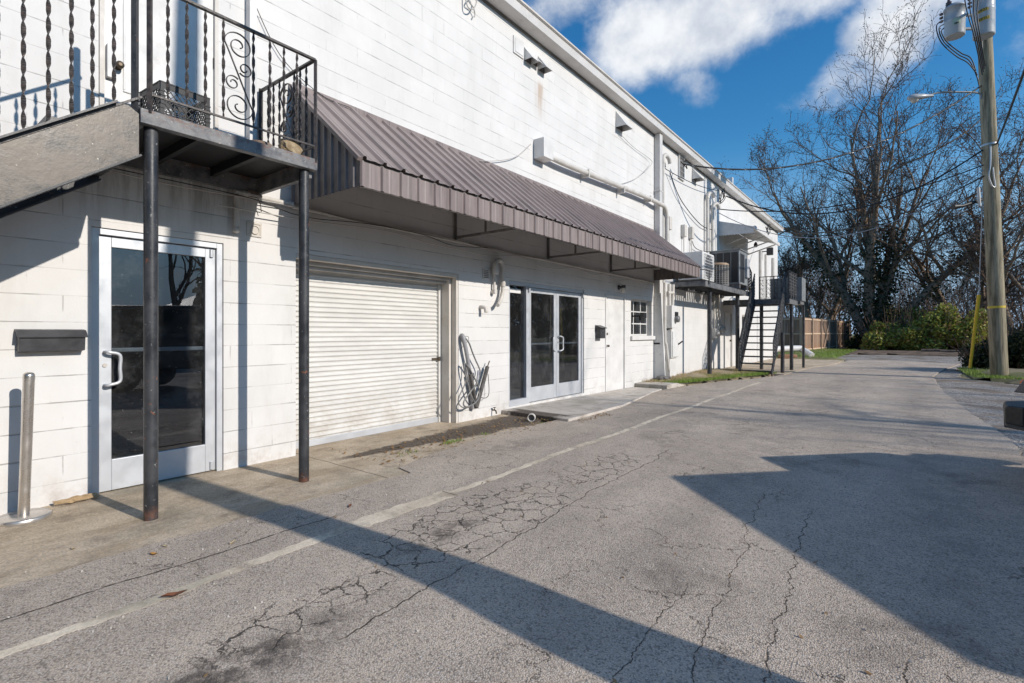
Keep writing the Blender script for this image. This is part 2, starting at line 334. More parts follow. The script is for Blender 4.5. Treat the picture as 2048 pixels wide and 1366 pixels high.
def f_pole(b):
    p = wpos(); n = noise(vm('MULTIPLY', p, (5, 5, .5)), 2.0, 8, .65)
    col = mix(sm(n, .34, .64), (.15, .128, .078), (.40, .345, .235))
    col = mix(m('MULTIPLY', sm(noise(vm('MULTIPLY', p, (9, 9, .35)), 3, 5, .7), .54, .66), .7), col, (.065, .052, .035))
    cn(b.inputs['Base Color'], col); cn(b.inputs['Roughness'], .85)
    cn(b.inputs['Normal'], bump(noise(vm('MULTIPLY', p, (14, 14, .8)), 3, 6, .7), .7, .015))
M_POLE = mat('weathered_pole', fn=f_pole)
def f_fence(b):
    p = wpos(); x, y, z = sep(p)
    q = m('FLOOR', m('DIVIDE', m('ADD', y, m('MULTIPLY', x, 1.0)), .15)); wn = nd('ShaderNodeTexWhiteNoise', noise_dimensions='1D'); cn(wn.inputs['W'], q)
    col = mix(wn.outputs[0], (.25, .145, .09), (.40, .26, .175))
    col = mix(sm(noise(vm('MULTIPLY', p, (6, 6, .8)), 2, 6, .7), .42, .66), col, (.23, .19, .155))
    col = mix(m('MULTIPLY', sm(z, .1, .7, 1, 0), .5), col, (.34, .15, .07))
    cn(b.inputs['Base Color'], col); cn(b.inputs['Roughness'], .9); cn(b.inputs['Normal'], bump(noise(vm('MULTIPLY', p, (12, 12, 1)), 3, 5), .5, .01))
M_FENCE = mat('fence_boards', fn=f_fence)
M_FRAME = varied('fence_rails', (.55, .40, .28), (.68, .52, .38), .85, 0, 4)

# ---------------------------------------------------------------- mesh helpers
WL = {}                                          # world location of every root
def wloc(o):
    return WL.get(o.name, Vector((0, 0, 0)))
class MB:
    def __init__(s): s.v = []; s.f = []; s.sm = []
    def add(s, vs, fs, smooth=False):
        k = len(s.v); s.v += [tuple(q) for q in vs]; s.f += [tuple(i+k for i in f) for f in fs]; s.sm += [smooth]*len(fs); return s
    def box(s, x0, x1, y0, y1, z0, z1, M=None):
        vs = [Vector((x, y, z)) for x in (x0, x1) for y in (y0, y1) for z in (z0, z1)]
        if M is not None: vs = [M @ q for q in vs]
        return s.add(vs, [(0, 1, 3, 2), (4, 6, 7, 5), (0, 4, 5, 1), (2, 3, 7, 6), (0, 2, 6, 4), (1, 5, 7, 3)])
    def prism(s, poly, ext, smooth=False):        # polygon (3-D points) swept along ext
        n = len(poly); e = Vector(ext); a = [Vector(q) for q in poly]
        return s.add(a+[q+e for q in a], [tuple(range(n))[::-1], tuple(range(n, 2*n))]+[(i, (i+1) % n, n+(i+1) % n, n+i) for i in range(n)], smooth)
    def tube(s, pts, r, n=8, cap=True, smooth=True):
        pts = [Vector(q) for q in pts]; rs = r if hasattr(r, '__len__') else [r]*len(pts); k = len(pts); vs = []; up = None
        for i, q in enumerate(pts):
            d = (pts[min(i+1, k-1)]-pts[max(i-1, 0)]); d = d.normalized() if d.length > 1e-9 else Vector((0, 0, 1))
            if up is None: up = d.orthogonal().normalized()
            a = (up-d*up.dot(d)); a = a.normalized() if a.length > 1e-6 else d.orthogonal().normalized(); up = a; b = d.cross(a)
            vs += [q+(a*math.cos(t)+b*math.sin(t))*rs[i] for t in [2*math.pi*j/n for j in range(n)]]
        fs = [(i*n+j, i*n+(j+1) % n, (i+1)*n+(j+1) % n, (i+1)*n+j) for i in range(k-1) for j in range(n)]
        s.add(vs, fs, smooth)
        if cap: s.add(vs[:n], [tuple(range(n))[::-1]]); s.add(vs[-n:], [tuple(range(n))])
        return s
    def cyl(s, p, q, r, n=16, r2=None, cap=True): return s.tube([p, q], [r, r if r2 is None else r2], n, cap)
    def bar(s, p, q, w, h, up=(0, 0, 1)):         # rectangular bar from p to q
        p, q = Vector(p), Vector(q); d = (q-p).normalized(); u = Vector(up); u = (u-d*u.dot(d)); u = u.normalized() if u.length > 1e-6 else d.orthogonal().normalized(); a = d.cross(u)
        c = [a*x*w/2+u*z*h/2 for x, z in ((-1, -1), (1, -1), (1, 1), (-1, 1))]
        return s.add([p+k for k in c]+[q+k for k in c], [(3, 2, 1, 0), (4, 5, 6, 7)]+[(i, (i+1) % 4, 4+(i+1) % 4, 4+i) for i in range(4)])
    def lathe(s, c, prof, n=24, M=None):           # prof: (radius, z)
        vs = []
        for r, z in prof: vs += [Vector((r*math.cos(t), r*math.sin(t), z)) for t in [2*math.pi*j/n for j in range(n)]]
        if M is not None: vs = [M @ q for q in vs]
        vs = [q+Vector(c) for q in vs]; k = len(prof)
        s.add(vs, [(i*n+j, i*n+(j+1) % n, (i+1)*n+(j+1) % n, (i+1)*n+j) for i in range(k-1) for j in range(n)], True)
        s.add(vs[:n], [tuple(range(n))[::-1]]); s.add(vs[-n:], [tuple(range(n))]); return s
    def twist(s, p, q, w=.023, t=.008, pitch=.21, ends=.05):      # flat bar twisted about its axis
        p, q = Vector(p), Vector(q); L = (q-p).length; d = (q-p).normalized(); a = Vector((0, 1, 0)); a = (a-d*a.dot(d)).normalized(); b = d.cross(a)
        n = max(8, int(L/pitch*14)); vs = []
        for i in range(n+1):
            z = L*i/n; e = min(1, min(z, L-z)/ends); ww = t+(w-t)*e; ph = 2*math.pi*z/pitch
            for x, y in ((-1, -1), (1, -1), (1, 1), (-1, 1)):
                X, Y = x*ww/2, y*t/2; vs.append(p+d*z+a*(X*math.cos(ph)-Y*math.sin(ph))+b*(X*math.sin(ph)+Y*math.cos(ph)))
        return s.add(vs, [(3, 2, 1, 0), tuple(n*4+k for k in range(4))]+[(i*4+j, i*4+(j+1) % 4, i*4+4+(j+1) % 4, i*4+4+j) for i in range(n) for j in range(4)])
    def build(s, name, mt, parent=None, bevel=0, label=None, cat=None, group=None, kind=None, origin=None):
        if parent is not None: off = wloc(parent)
        else:
            a = np.array(s.v); lo_, hi_ = a.min(0), a.max(0)
            off = Vector(((lo_[0]+hi_[0])/2, (lo_[1]+hi_[1])/2, lo_[2])) if origin is None else Vector(origin)
        me = bpy.data.meshes.new(name); me.from_pydata([(x-off[0], y-off[1], z-off[2]) for x, y, z in s.v], [], s.f)
        me.polygons.foreach_set('use_smooth', s.sm); me.materials.append(mt); me.update()
        o = bpy.data.objects.new(name, me); C.objects.link(o)
        if parent is not None: o.parent = parent; WL[o.name] = off
        else: o.location = off; WL[o.name] = Vector(off)
        if bevel:
            bv = o.modifiers.new('bevel', 'BEVEL'); bv.width = bevel; bv.segments = 2; bv.limit_method = 'ANGLE'; bv.angle_limit = R(40)
        tag(o, label, cat, group, kind); return o
def tag(o, label=None, cat=None, group=None, kind=None):
    if label: o['label'] = label
    if cat: o['category'] = cat
    if group: o['group'] = group
    if kind: o['kind'] = kind
    return o
def thing(name, loc, label, cat, group=None):
    o = bpy.data.objects.new(name, None); C.objects.link(o); o.location = loc; o.empty_display_size = .2
    WL[o.name] = Vector(loc); return tag(o, label, cat, group)
def struct(name, mb, mt, **k): return mb.build(name, mt, kind='structure', origin=(0, 0, 0), **k)
def copy_thing(root, loc, rz, scale, label):
    r = root.copy(); C.objects.link(r); r.location = loc; r.rotation_euler = (0, 0, rz); r.scale = (scale,)*3; r['label'] = label
    for ch in root.children:
        c = ch.copy(); C.objects.link(c); c.parent = r
        for g_ in ch.children: e = g_.copy(); C.objects.link(e); e.parent = c
    return r
def bez(pts, n=8):                               # Catmull-Rom through the points
    pts = [Vector(q) for q in pts]; out = []
    for i in range(len(pts)-1):
        a, b, c, d = pts[max(i-1, 0)], pts[i], pts[i+1], pts[min(i+2, len(pts)-1)]
        for k in range(n):
            t = k/n; out.append(.5*((2*b)+(c-a)*t+(2*a-5*b+4*c-d)*t*t+(3*b-a-3*c+d)*t**3))
    return out+[pts[-1]]
def sag(p, q, s, n=16):
    p, q = Vector(p), Vector(q); return [p.lerp(q, i/n)-Vector((0, 0, s*4*(i/n)*(1-i/n))) for i in range(n+1)]
def sheet(poly, z0, z1, jit=0, step=.12, seed=1):  # flat slab with an uneven outline
    rg = random.Random(seed); out = []
    for i, p in enumerate(poly):
        q = poly[(i+1) % len(poly)]; L = math.dist(p[:2], q[:2]); j = jit if len(p) < 3 or p[2] else 0
        n = max(1, min(400, int(L/step))) if j else 1; nx, ny = -(q[1]-p[1])/max(L, 1e-6), (q[0]-p[0])/max(L, 1e-6)
        ph = [rg.uniform(0, 6) for _ in range(3)]
        for k in range(n):
            t = k/n; s_ = t*L; e = j*(.5*math.sin(s_*2.1+ph[0])+.35*math.sin(s_*6.3+ph[1])+.25*math.sin(s_*17+ph[2])+rg.uniform(-.4, .4))*min(1, s_*4, (L-s_)*4)
            out.append((p[0]+(q[0]-p[0])*t+nx*e, p[1]+(q[1]-p[1])*t+ny*e))
    b = MB(); n = len(out)
    b.add([(x, y, z1) for x, y in out]+[(x, y, z0) for x, y in out], [tuple(range(n))]+[(i, n+i, n+(i+1) % n, (i+1) % n) for i in range(n)])
    return b

# ---------------------------------------------------------------- the ground
struct('ground', MB().add([(-300, -300, -.035), (400, -300, -.035), (400, 500, -.035), (-300, 500, -.035)], [(0, 1, 2, 3)]), M_LAND)
struct('gravel_lot', sheet([(5.0, -14), (15.5, -14), (15.5, 17.6), (9.5, 18.2), (7.3, 17.9), (6.4, 19.5), (6.6, 24.5), (13, 27), (16, 33), (9, 37.5), (2.6, 36.5), (1.6, 30), (4, 27)], -.04, -.008, .10, seed=3), M_GRAVEL)
struct('road', sheet([(5.95, -14, 0), (6.05, 6.0), (6.1, 8.4), (5.9, 11.6), (5.75, 15), (5.75, 19.5), (6.2, 23.5), (6.9, 27.5), (4.6, 29.6), (3.1, 28.6), (2.85, 24), (2.3, 21), (2.2, 17.6), (1.75, 15.6), (1.05, 13.4), (.78, 11.2), (.98, 8.4), (1.02, 6.3), (.95, 5.2), (1.05, 4.2), (1.16, 3.55), (1.26, 3.22), (1.50, 3.16), (1.46, 2.6), (1.46, -14, 0)], -.03, .014, .025, .05, seed=5), M_ASPH)
struct('concrete_apron', sheet([(-.5, -14, 0), (-.5, 6.45, 0), (.30, 6.45), (.80, 6.3), (1.05, 5.2), (1.30, 3.3), (1.56, 3.1), (1.52, -14, 0)], -.03, .004, .01, seed=7), M_CONC)
seam = MB(); rg = random.Random(4); y = -3.0
while y < 14.2:                                   # broken pieces of the concrete ribbon in the asphalt
    L = rg.uniform(.5, 1.6); wd = rg.uniform(.06, .075) if y > 3 else rg.uniform(.065, .09); cx = 2.20-.006*y
    wd *= 1.9 if 2.05 < y < 2.6 else 1
    L = min(L, 14.3-y); n = max(4, int(L/.05)); a = []; b_ = []
    for k in range(n+1):
        yy = y+L*k/n; o_ = .016*math.sin(yy*2.3)+rg.uniform(-.006, .006)
        a.append((cx-wd/2+o_+rg.uniform(-.012, .012), yy)); b_.append((cx+wd/2+o_+rg.uniform(-.012, .012), yy))
    out = a+b_[::-1]; q = len(out)
    seam.add([(u_, v_, .0150) for u_, v_ in out]+[(u_, v_, .0) for u_, v_ in out], [tuple(range(q))[::-1]]+[(i, (i+1) % q, q+(i+1) % q, q+i) for i in range(q)])
    y += L+(rg.uniform(.0, .03) if rg.random() < .92 else rg.uniform(.05, .10))
struct('concrete_seam', seam, M_SEAM)
rngp = np.random.default_rng(77)
gx, gy = rngp.uniform(1.2, 6.0, 2600), rngp.uniform(.3, 12, 2600)
gz = np.full(2600, .018)
# earth bank with grass beyond the white door, and the paved yard under the far stairs
def bank(name, outline, h, mt, seed, step=.16, plate=.7):
    rg = np.random.default_rng(seed); xs = [p[0] for p in outline]; ys = [p[1] for p in outline]
    nx = int((max(xs)-min(xs))/step)+2; ny = int((max(ys)-min(ys))/step)+2; vs = []; idx = {}; fs = []
    def inside(x, y):
        c = False; n = len(outline)
        for i in range(n):
            (x1, y1), (x2, y2) = outline[i], outline[(i+1) % n]
            if (y1 > y) != (y2 > y) and x < (x2-x1)*(y-y1)/(y2-y1)+x1: c = not c
        return c
    def dist(x, y):
        q = Vector((x, y)); best = 9
        for i in range(len(outline)):
            a, b = Vector(outline[i]), Vector(outline[(i+1) % len(outline)]); t = max(0, min(1, (q-a).dot(b-a)/(b-a).length_squared)); best = min(best, (q-a-(b-a)*t).length)
        return best
    H = {}
    for i in range(nx):
        for j in range(ny):
            x, y = min(xs)+i*step, min(ys)+j*step
            if inside(x, y):
                d = dist(x, y); z = h*min(1, d/plate)**.8+rg.uniform(-.012, .012)+.02*math.sin(x*5+y*3)
                idx[i, j] = len(vs); vs.append((x, y, -.010 if d < step*1.01 else z))
    for (i, j) in list(idx):
        if all(k in idx for k in ((i+1, j), (i+1, j+1), (i, j+1))): fs.append((idx[i, j], idx[i+1, j], idx[i+1, j+1], idx[i, j+1]))
    return struct(name, MB().add(vs, fs, True), mt)
bank('earth_bank', [(-.3, 11.6), (.75, 11.4), (1.1, 13.2), (1.75, 15.5), (2.1, 17.0), (2.0, 17.6), (-.3, 17.8)], .13, M_EARTH, 2)
struct('yard_slab', sheet([(-.2, 17.5, 0), (2.2, 17.3), (2.35, 21), (2.85, 24), (2.9, 27.8), (-.2, 27.8, 0)], -.03, .03, .02, seed=12), M_CONC)
bank('grass_verge', [(-8, 28.3), (2.9, 27.7), (3.2, 28.8), (2.0, 31.5), (2.1, 36), (2.6, 43), (-8, 43)], .14, M_LAND, 6, .35, 1.2)
bank('pole_mound', [(6.35, 20.6), (6.6, 18.9), (7.6, 17.7), (9.5, 17.6), (16, 17.0), (30, 18), (30, 26), (13.5, 26), (8.2, 24), (6.6, 22)], .20, M_LAND, 8, .3, .9)
bank('far_bank', [(1.2, 35.6), (6, 37.6), (10, 37.4), (17, 33), (30, 28), (30, 60), (-2, 60), (1.3, 44)], .12, M_DEBRIS, 11, .7, 1.5)

# ---------------------------------------------------------------- leaves, grass
def cards(name, pts, size, mt, parent=None, rng=None, up=.3, aspect=.55, **k):
    n = len(pts); nrm = rng.normal(size=(n, 3)); nrm[:, 2] += up; nrm /= np.linalg.norm(nrm, axis=1)[:, None]
    t = np.cross(nrm, rng.normal(size=(n, 3))); t /= np.linalg.norm(t, axis=1)[:, None]; b = np.cross(nrm, t)
    s = (size*rng.uniform(.6, 1.35, n))[:, None]; t *= s; b *= s*aspect
    vs = np.stack([pts-t, pts+b, pts+t, pts-b], 1).reshape(-1, 3)
    return fast(name, vs, np.arange(4*n).reshape(-1, 4), mt, parent, **k)
def fast(name, vs, quads, mt, parent=None, label=None, cat=None, group=None, kind=None, smooth=False, origin=None):
    vs = np.asarray(vs, dtype=np.float64)
    off = wloc(parent) if parent is not None else (Vector(origin) if origin is not None else Vector(((vs[:, 0].min()+vs[:, 0].max())/2, (vs[:, 1].min()+vs[:, 1].max())/2, vs[:, 2].min())))
    vs = vs-np.array(off); me = bpy.data.meshes.new(name); q = np.asarray(quads, dtype=np.int32); nf, k = q.shape
    me.vertices.add(len(vs)); me.vertices.foreach_set('co', vs.astype(np.float32).ravel())
    me.loops.add(nf*k); me.loops.foreach_set('vertex_index', q.ravel())
    me.polygons.add(nf); me.polygons.foreach_set('loop_start', np.arange(nf, dtype=np.int32)*k)
    me.polygons.foreach_set('use_smooth', np.full(nf, smooth)); me.materials.append(mt); me.update(calc_edges=True); me.validate()
    o = bpy.data.objects.new(name, me); C.objects.link(o)
    if parent is not None: o.parent = parent
    else: o.location = off
    WL[o.name] = Vector(off); return tag(o, label, cat, group, kind)
def grass(name, area, n, h, mt, seed, label, zf=lambda x, y: .05):
    rng = np.random.default_rng(seed); pts = []
    while len(pts) < n:
        x, y = rng.uniform(area[0], area[1]), rng.uniform(area[2], area[3])
        if area[4](x, y) and math.sin(x*4.1+seed)*math.cos(y*2.7)+rng.normal()*.5 > -.35: pts.append((x, y, zf(x, y)))
    pts = np.array(pts); n = len(pts); a = rng.uniform(0, 6.28, n); w_ = rng.uniform(.004, .009, n)*(h/.06)**.5
    d = np.stack([np.cos(a), np.sin(a), np.zeros(n)], 1); H = h*rng.uniform(.5, 1.5, n); ln = rng.normal(size=(n, 3))*.45*H[:, None]; ln[:, 2] = H
    vs = np.stack([pts-d*w_[:, None], pts+d*w_[:, None], pts+ln*.6+d*w_[:, None]*.7, pts+ln], 1).reshape(-1, 3)
    return fast(name, vs, np.arange(4*n).reshape(-1, 4), mt, label=label, cat='grass', kind='stuff')
grass('grass', (.25, 2.1, 12.0, 17.0, lambda x, y: x < .72+(y-11.8)*.26 and x > .25+(y-12)*.16), 15000, .05, M_GRASS, 1, 'green grass tuft patch on the bank beside the black platform post', lambda x, y: .075)
grass('dry_grass', (.0, 1.6, 11.8, 17.4, lambda x, y: x < .5+(y-11.8)*.25), 6500, .045, M_STRAW, 2, 'dry straw coloured grass along the foot of the white wall', lambda x, y: .10)
grass('grass', (-3.0, 2.6, 28.3, 42, lambda x, y: x < 2.6), 16000, .09, M_GRASS, 3, 'green lawn strip between the road and the wooden fence', lambda x, y: .10)
grass('grass', (6.5, 14, 17.5, 23, lambda x, y: y > 18.4-.2*min(4, x-6.5) and (x-8.2)**2/3.6+(y-20)**2/8 < 2.2), 13000, .06, M_GRASS, 4, 'rough grass on the mound around the utility pole', lambda x, y: .10)
grass('weeds', (.76, .92, 3.4, 5.0, lambda x, y: abs(x-.86) < .05 and math.sin(y*9) > .3), 130, .028, M_GRASS, 5, 'small weeds growing along the joint before the garage', lambda x, y: .005)
rng = np.random.default_rng(5)
lp = []
while len(lp) < 520:
    y = rng.uniform(3.2, 12); x = rng.normal(.72, .25) if y < 6.4 else (rng.normal(1.35, .08) if rng.random() < .7 else rng.uniform(.1, 1))
    if y > 7.4 and x > .9: continue
    if y > 6.35 and x < 1.25 and y < 11.3: continue
    if .05 < x < 1.5: lp.append((x, y, .016))
lp = np.array(lp); cards('leaf_litter', lp, .021, M_BROWNL, rng=rng, up=4, label='scattered dry leaf bits lying on the dirt before the doors', cat='leaf litter', kind='stuff')
lp = np.array([(x, y, .02) for x, y in zip(rng.uniform(1.5, 5.8, 160), rng.uniform(.8, 14, 160))])
cards('leaf_litter', lp, .014, M_BROWNL, rng=rng, up=4, label='few tiny leaf bits spread thinly over the asphalt', cat='leaf litter', kind='stuff')
cards('loose_grit', np.stack([gx, gy, gz], 1), .0055, mat('grit', (.50, .46, .41), .9), rng=np.random.default_rng(3), up=.2, aspect=.8, label='loose grit and tiny stones scattered over the worn asphalt', cat='grit', kind='stuff')
def leaf(px, py, s, rz, mt, label, z=.02):
    p = G(px, py, z); M = Matrix.Translation(p) @ Matrix.Rotation(rz, 4, 'Z'); o = [(-1, 0, .0), (-.5, .3, .12), (.2, .36, .05), (.75, .2, .18), (1.1, 0, .3), (.7, -.24, .16), (.1, -.34, .05), (-.6, -.2, .14)]
    b = MB(); vs = [M @ (Vector(q)*s) for q in o]; c = M @ Vector((0, 0, -.004)); b.add(vs+[c], [(i, (i+1) % 8, 8) for i in range(8)]); b.add([q+Vector((0, 0, .002)) for q in vs+[c]], [((i+1) % 8, i, 8) for i in range(8)])
    b.build('leaf', mt, label=label, cat='leaf', group='single fallen leaves')
leaf(307, 1108, .033, .3, mat('orange_leaf', (.50, .25, .06), .7), 'orange dry leaf lying on the grey asphalt near the apron edge')
leaf(347, 1190, .055, 1.0, mat('rust_leaf', (.20, .075, .035), .7), 'dark rust brown curled leaf lying on the pale concrete ribbon', .028)
leaf(146, 1097, .026, .1, mat('tan_leaf', (.52, .42, .26), .7), 'pale tan leaf on the concrete apron left of the others', .01)
leaf(330, 1092, .022, .5, mat('tan_leaf'), 'small pale leaf beside the orange leaf on the apron edge', .02)
leaf(465, 1085, .024, 2.0, mat('tan_leaf'), 'pale leaf on the asphalt between the apron and the shadow band', .02)
leaf(700, 1012, .028, 2.3, mat('rust_leaf'), 'thin dark brown leaf on the asphalt near the second post', .02)

# ---------------------------------------------------------------- the white building
WY0, WY1, WZ = -9.0, 28.8, 6.38
bld = thing('white_building', (0, 10, 0), 'long white painted two storey block building with doors and eave along the alley', 'building')
OPEN = [(1.19, 2.175, .0, 2.138, .16), (2.895, 5.374, .0, 2.14, .32), (6.558, 9.01, .09, 2.146, .16), (9.92, 10.91, .0, 2.13, .07), (11.23, 12.47, 1.22, 2.10, .18),
        (1.235, 2.13, 2.8, 4.95, .05), (19.1, 20.15, .0, 2.05, .10), (24.2, 25.1, .0, 2.05, .12), (21.6, 22.4, .9, 2.0, .12), (20.9, 21.3, 3.9, 4.35, .1)]
b = MB(); ys = sorted({WY0, WY1, *[o[0] for o in OPEN], *[o[1] for o in OPEN]}); zs = sorted({-.2, WZ, *[o[2] for o in OPEN], *[o[3] for o in OPEN]})
for i in range(len(ys)-1):
    for j in range(len(zs)-1):
        cy, cz = (ys[i]+ys[i+1])/2, (zs[j]+zs[j+1])/2
        if any(o[0] < cy < o[1] and o[2] < cz < o[3] for o in OPEN): continue
        b.add([(0, ys[i], zs[j]), (0, ys[i+1], zs[j]), (0, ys[i+1], zs[j+1]), (0, ys[i], zs[j+1])], [(0, 1, 2, 3)])
for y0, y1, z0, z1, d in OPEN:
    b.add([(0, y0, z0), (0, y0, z1), (0, y1, z1), (0, y1, z0), (-d, y0, z0), (-d, y0, z1), (-d, y1, z1), (-d, y1, z0)], [(0, 1, 5, 4), (1, 2, 6, 5), (2, 3, 7, 6), (3, 0, 4, 7)])
b.add([(0, WY1, -.2), (-14, WY1, -.2), (-14, WY1, WZ), (0, WY1, WZ), (0, WY0, -.2), (-14, WY0, -.2), (-14, WY0, WZ), (0, WY0, WZ)], [(0, 1, 2, 3), (4, 7, 6, 5), (1, 5, 6, 2)])
b.build('wall', M_BLOCK, bld)
MB().box(-14.2, .05, WY0-.1, WY1+.1, WZ+.16, WZ+.2).build('roof', M_EAVE, bld)
e = MB(); n = 0
e.prism([(.002, WY0, WZ-.012), (.225, WY0, WZ+.012), (.235, WY0, WZ+.15), (.255, WY0, WZ+.16), (.255, WY0, WZ+.20), (.05, WY0, WZ+.215), (.002, WY0, WZ+.2)], (0, WY1-WY0+.15, 0))
ev = e.build('eave', M_EAVE, bld)
MB().bar((.262, WY0, WZ+.185), (.262, WY1+.15, WZ+.185), .012, .03).build('drip_edge', M_CREAM, ev)
MB().box(.002, .02, WY0, WY1, WZ-.05, WZ-.014).build('eave_shadow_gap', varied('eave_shadow_gap', (.16, .14, .125), (.26, .23, .20), .8, 0, 5), ev)  # dark strip coloured as the shadow gap between wall and eave
# chimney-like caps sticking over the far roof edge
for (px, py, h) in ((1442, 362, .22), (1460, 372, .3)):
    q = P(px, py, .1); MB().box(.0, .2, q.y-.06, q.y+.06, WZ+.2, WZ+.2+h).build('roof_cap', M_WHITE, bld)
MB().cyl((-.4, 28.2, WZ+.2), (-.4, 28.2, WZ+.75), .16, 14).build('roof_vent', M_ALU, bld)

def frame(y0, y1, z0, z1, x0, x1, wd, bot=None):
    f = MB(); bt = wd if bot is None else bot
    f.box(x0, x1, y0, y0+wd, z0, z1); f.box(x0, x1, y1-wd, y1, z0, z1); f.box(x0, x1, y0+wd, y1-wd, z1-wd, z1)
    if bt: f.box(x0, x1, y0+wd, y1-wd, z0, z0+bt)
    return f
def pull(y, z0, z1, x, dy):
    return bez([(x, y, z0), (x+.045, y, z0), (x+.06, y+dy*.25, z0+.005), (x+.062, y+dy, z0+.03), (x+.062, y+dy, (z0+z1)/2), (x+.062, y+dy, z1-.03), (x+.06, y+dy*.25, z1-.005), (x+.045, y, z1), (x, y, z1)], 5)
def glass_door(y0, y1, z0, z1, x, hinge, label=None, fr=None, push=1.14, hy=None, name='glass_door'):
    d = frame(y0, y1, z0, z1, x-.045, x, .085, .25).build(name, M_ALU, bld, bevel=.004, label=label)
    MB().box(x-.026, x-.020, y0+.087, y1-.087, z0+.252, z1-.087).build('glass', M_GLASS, d)
    MB().bar((x-.062, y0+.03, z0+push), (x-.062, y1-.03, z0+push), .03, .035).build('push_bar', M_ALU, d, bevel=.006)
    if hy is not None:
        MB().tube(pull(hy, z0+.86, z0+1.13, x, hinge), .013, 10).build('handle', M_ALU, d)
        MB().cyl((x, y0+.04 if hinge > 0 else y1-.04, z0+1.02), (x+.008, y0+.04 if hinge > 0 else y1-.04, z0+1.02), .016, 14).build('lock', M_STEEL, d)
    return d
# left door
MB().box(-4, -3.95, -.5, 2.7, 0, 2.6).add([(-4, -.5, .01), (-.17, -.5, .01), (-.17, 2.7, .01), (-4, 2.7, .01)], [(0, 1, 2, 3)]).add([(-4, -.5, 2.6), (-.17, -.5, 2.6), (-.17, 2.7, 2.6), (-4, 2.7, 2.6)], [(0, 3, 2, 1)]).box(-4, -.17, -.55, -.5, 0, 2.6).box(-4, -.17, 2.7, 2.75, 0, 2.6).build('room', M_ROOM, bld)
fl = frame(1.192, 2.173, .0, 2.136, -.13, -.015, .05, 0).build('door_frame', M_ALU, bld, bevel=.003)
d1 = glass_door(1.245, 2.12, .015, 2.08, -.045, .085, 'silver framed single glass door left of the roller door', hy=1.285)
MB().cyl((-.04, 2.085, 2.0), (-.04, 2.085, 2.07), .016, 12).build('hinge', M_ALU, d1); MB().cyl((-.04, 2.085, .03), (-.04, 2.085, .10), .016, 12).build('hinge', M_ALU, d1)
# garage roller door
gd = thing('x', (0, 0, 0), None, None); bpy.data.objects.remove(gd)
b = MB(); pitch = .0575; vs = []; k = 0; z = .075
prof = []
while z < 2.02:
    for t, dx in ((0, 0), (.30, .002), (.46, .014), (.60, .017), (.78, .014), (.92, .002)): prof.append((-.30+dx, z+t*pitch))
    z += pitch
vs = [(x, y_, zz) for x, zz in prof for y_ in (2.90, 5.30)]
b.add(vs, [(2*i, 2*i+1, 2*i+3, 2*i+2) for i in range(len(prof)-1)])
def f_roll(b):
    p = wpos(); z = sep(p)[2]; n = noise(vm('MULTIPLY', p, (1, 1, 4)), 1.6, 6, .65)
    col = mix(sm(n, .3, .7), (.64, .63, .60), (.74, .73, .70))
    col = mix(m('MULTIPLY', m('MULTIPLY', sm(z, .05, .75, 1, 0), sm(noise(p, 4, 7, .75), .38, .68)), .55), col, (.40, .34, .27))
    sl_ = nd('ShaderNodeTexWhiteNoise', noise_dimensions='1D'); cn(sl_.inputs['W'], m('FLOOR', m('DIVIDE', m('SUBTRACT', z, .075), .0575)))
    col = mix(m('MULTIPLY', sl_.outputs[0], .18), col, (.50, .48, .45))
    col = mix(m('MULTIPLY', sm(noise(vm('MULTIPLY', p, (1, 1, 9)), 7, 5, .8), .62, .70), .5), col, (.42, .39, .35))
    cn(b.inputs['Base Color'], col); cn(b.inputs['Roughness'], .45); cn(b.inputs['Normal'], bump(noise(p, 5, 3, .5), .25, .02))
M_ROLL = mat('roller_white', fn=f_roll)
rd = b.build('roller_door', M_ROLL, bld, label='white corrugated roller garage door')
MB().box(-.31, -.275, 2.9, 5.3, .005, .075).build('bottom_rail', M_ALU, rd, bevel=.004)
MB().box(-.285, -.265, 5.12, 5.27, .905, .935).box(-.265, -.25, 5.22, 5.26, .89, .95).build('latch', M_BRASS, rd)
MB().box(-.312, -.26, 2.9, 2.94, .0, 2.06).build('guide_rail', M_ROLL, rd)
MB().box(-.312, -.26, 5.235, 5.285, .0, 2.06).build('guide_rail', M_ROLL, rd)
MB().box(-.32, -.10, 2.9, 5.30, 2.04, 2.135).box(-.32, -.16, 2.9, 5.30, 2.00, 2.045).build('roller_housing', varied('hood_paint', (.36, .35, .33), (.48, .46, .44), .5, 0, 3), rd, bevel=.01)
MB().box(-.318, -.10, 5.285, 5.355, .0, 2.135).box(-.099, -.003, 5.33, 5.372, 0, 2.137).build('door_jamb', M_CREAM, bld, bevel=.006)
MB().box(-.12, -.004, 2.9, 5.33, 2.085, 2.138).build('door_header', M_CREAM, bld, bevel=.006)
# double glass door with sidelight
rm = MB()
X0, X1, Y0, Y1 = -5.5, -.17, 5.7, 10.2
rm.add([(X0, Y0, .1), (X1, Y0, .1), (X1, Y1, .1), (X0, Y1, .1), (X0, Y0, 2.7), (X1, Y0, 2.7), (X1, Y1, 2.7), (X0, Y1, 2.7)], [(0, 1, 2, 3), (4, 7, 6, 5), (0, 4, 5, 1), (1, 5, 0, 0)[:3], (3, 2, 6, 7), (0, 3, 7, 4)])
rm.v = rm.v; rm.f = [f for f in rm.f if len(f) == 4]; rm.sm = [False]*len(rm.f)
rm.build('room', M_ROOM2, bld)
fr = MB(); fr.box(-.13, -.02, 6.56, 6.61, .09, 2.144); fr.box(-.13, -.02, 6.61, 9.008, 2.085, 2.144); fr.box(-.13, -.02, 7.07, 7.155, .09, 2.085); fr.box(-.13, -.02, 8.965, 9.008, .09, 2.085); fr.box(-.13, -.02, 6.61, 7.07, .09, .19)
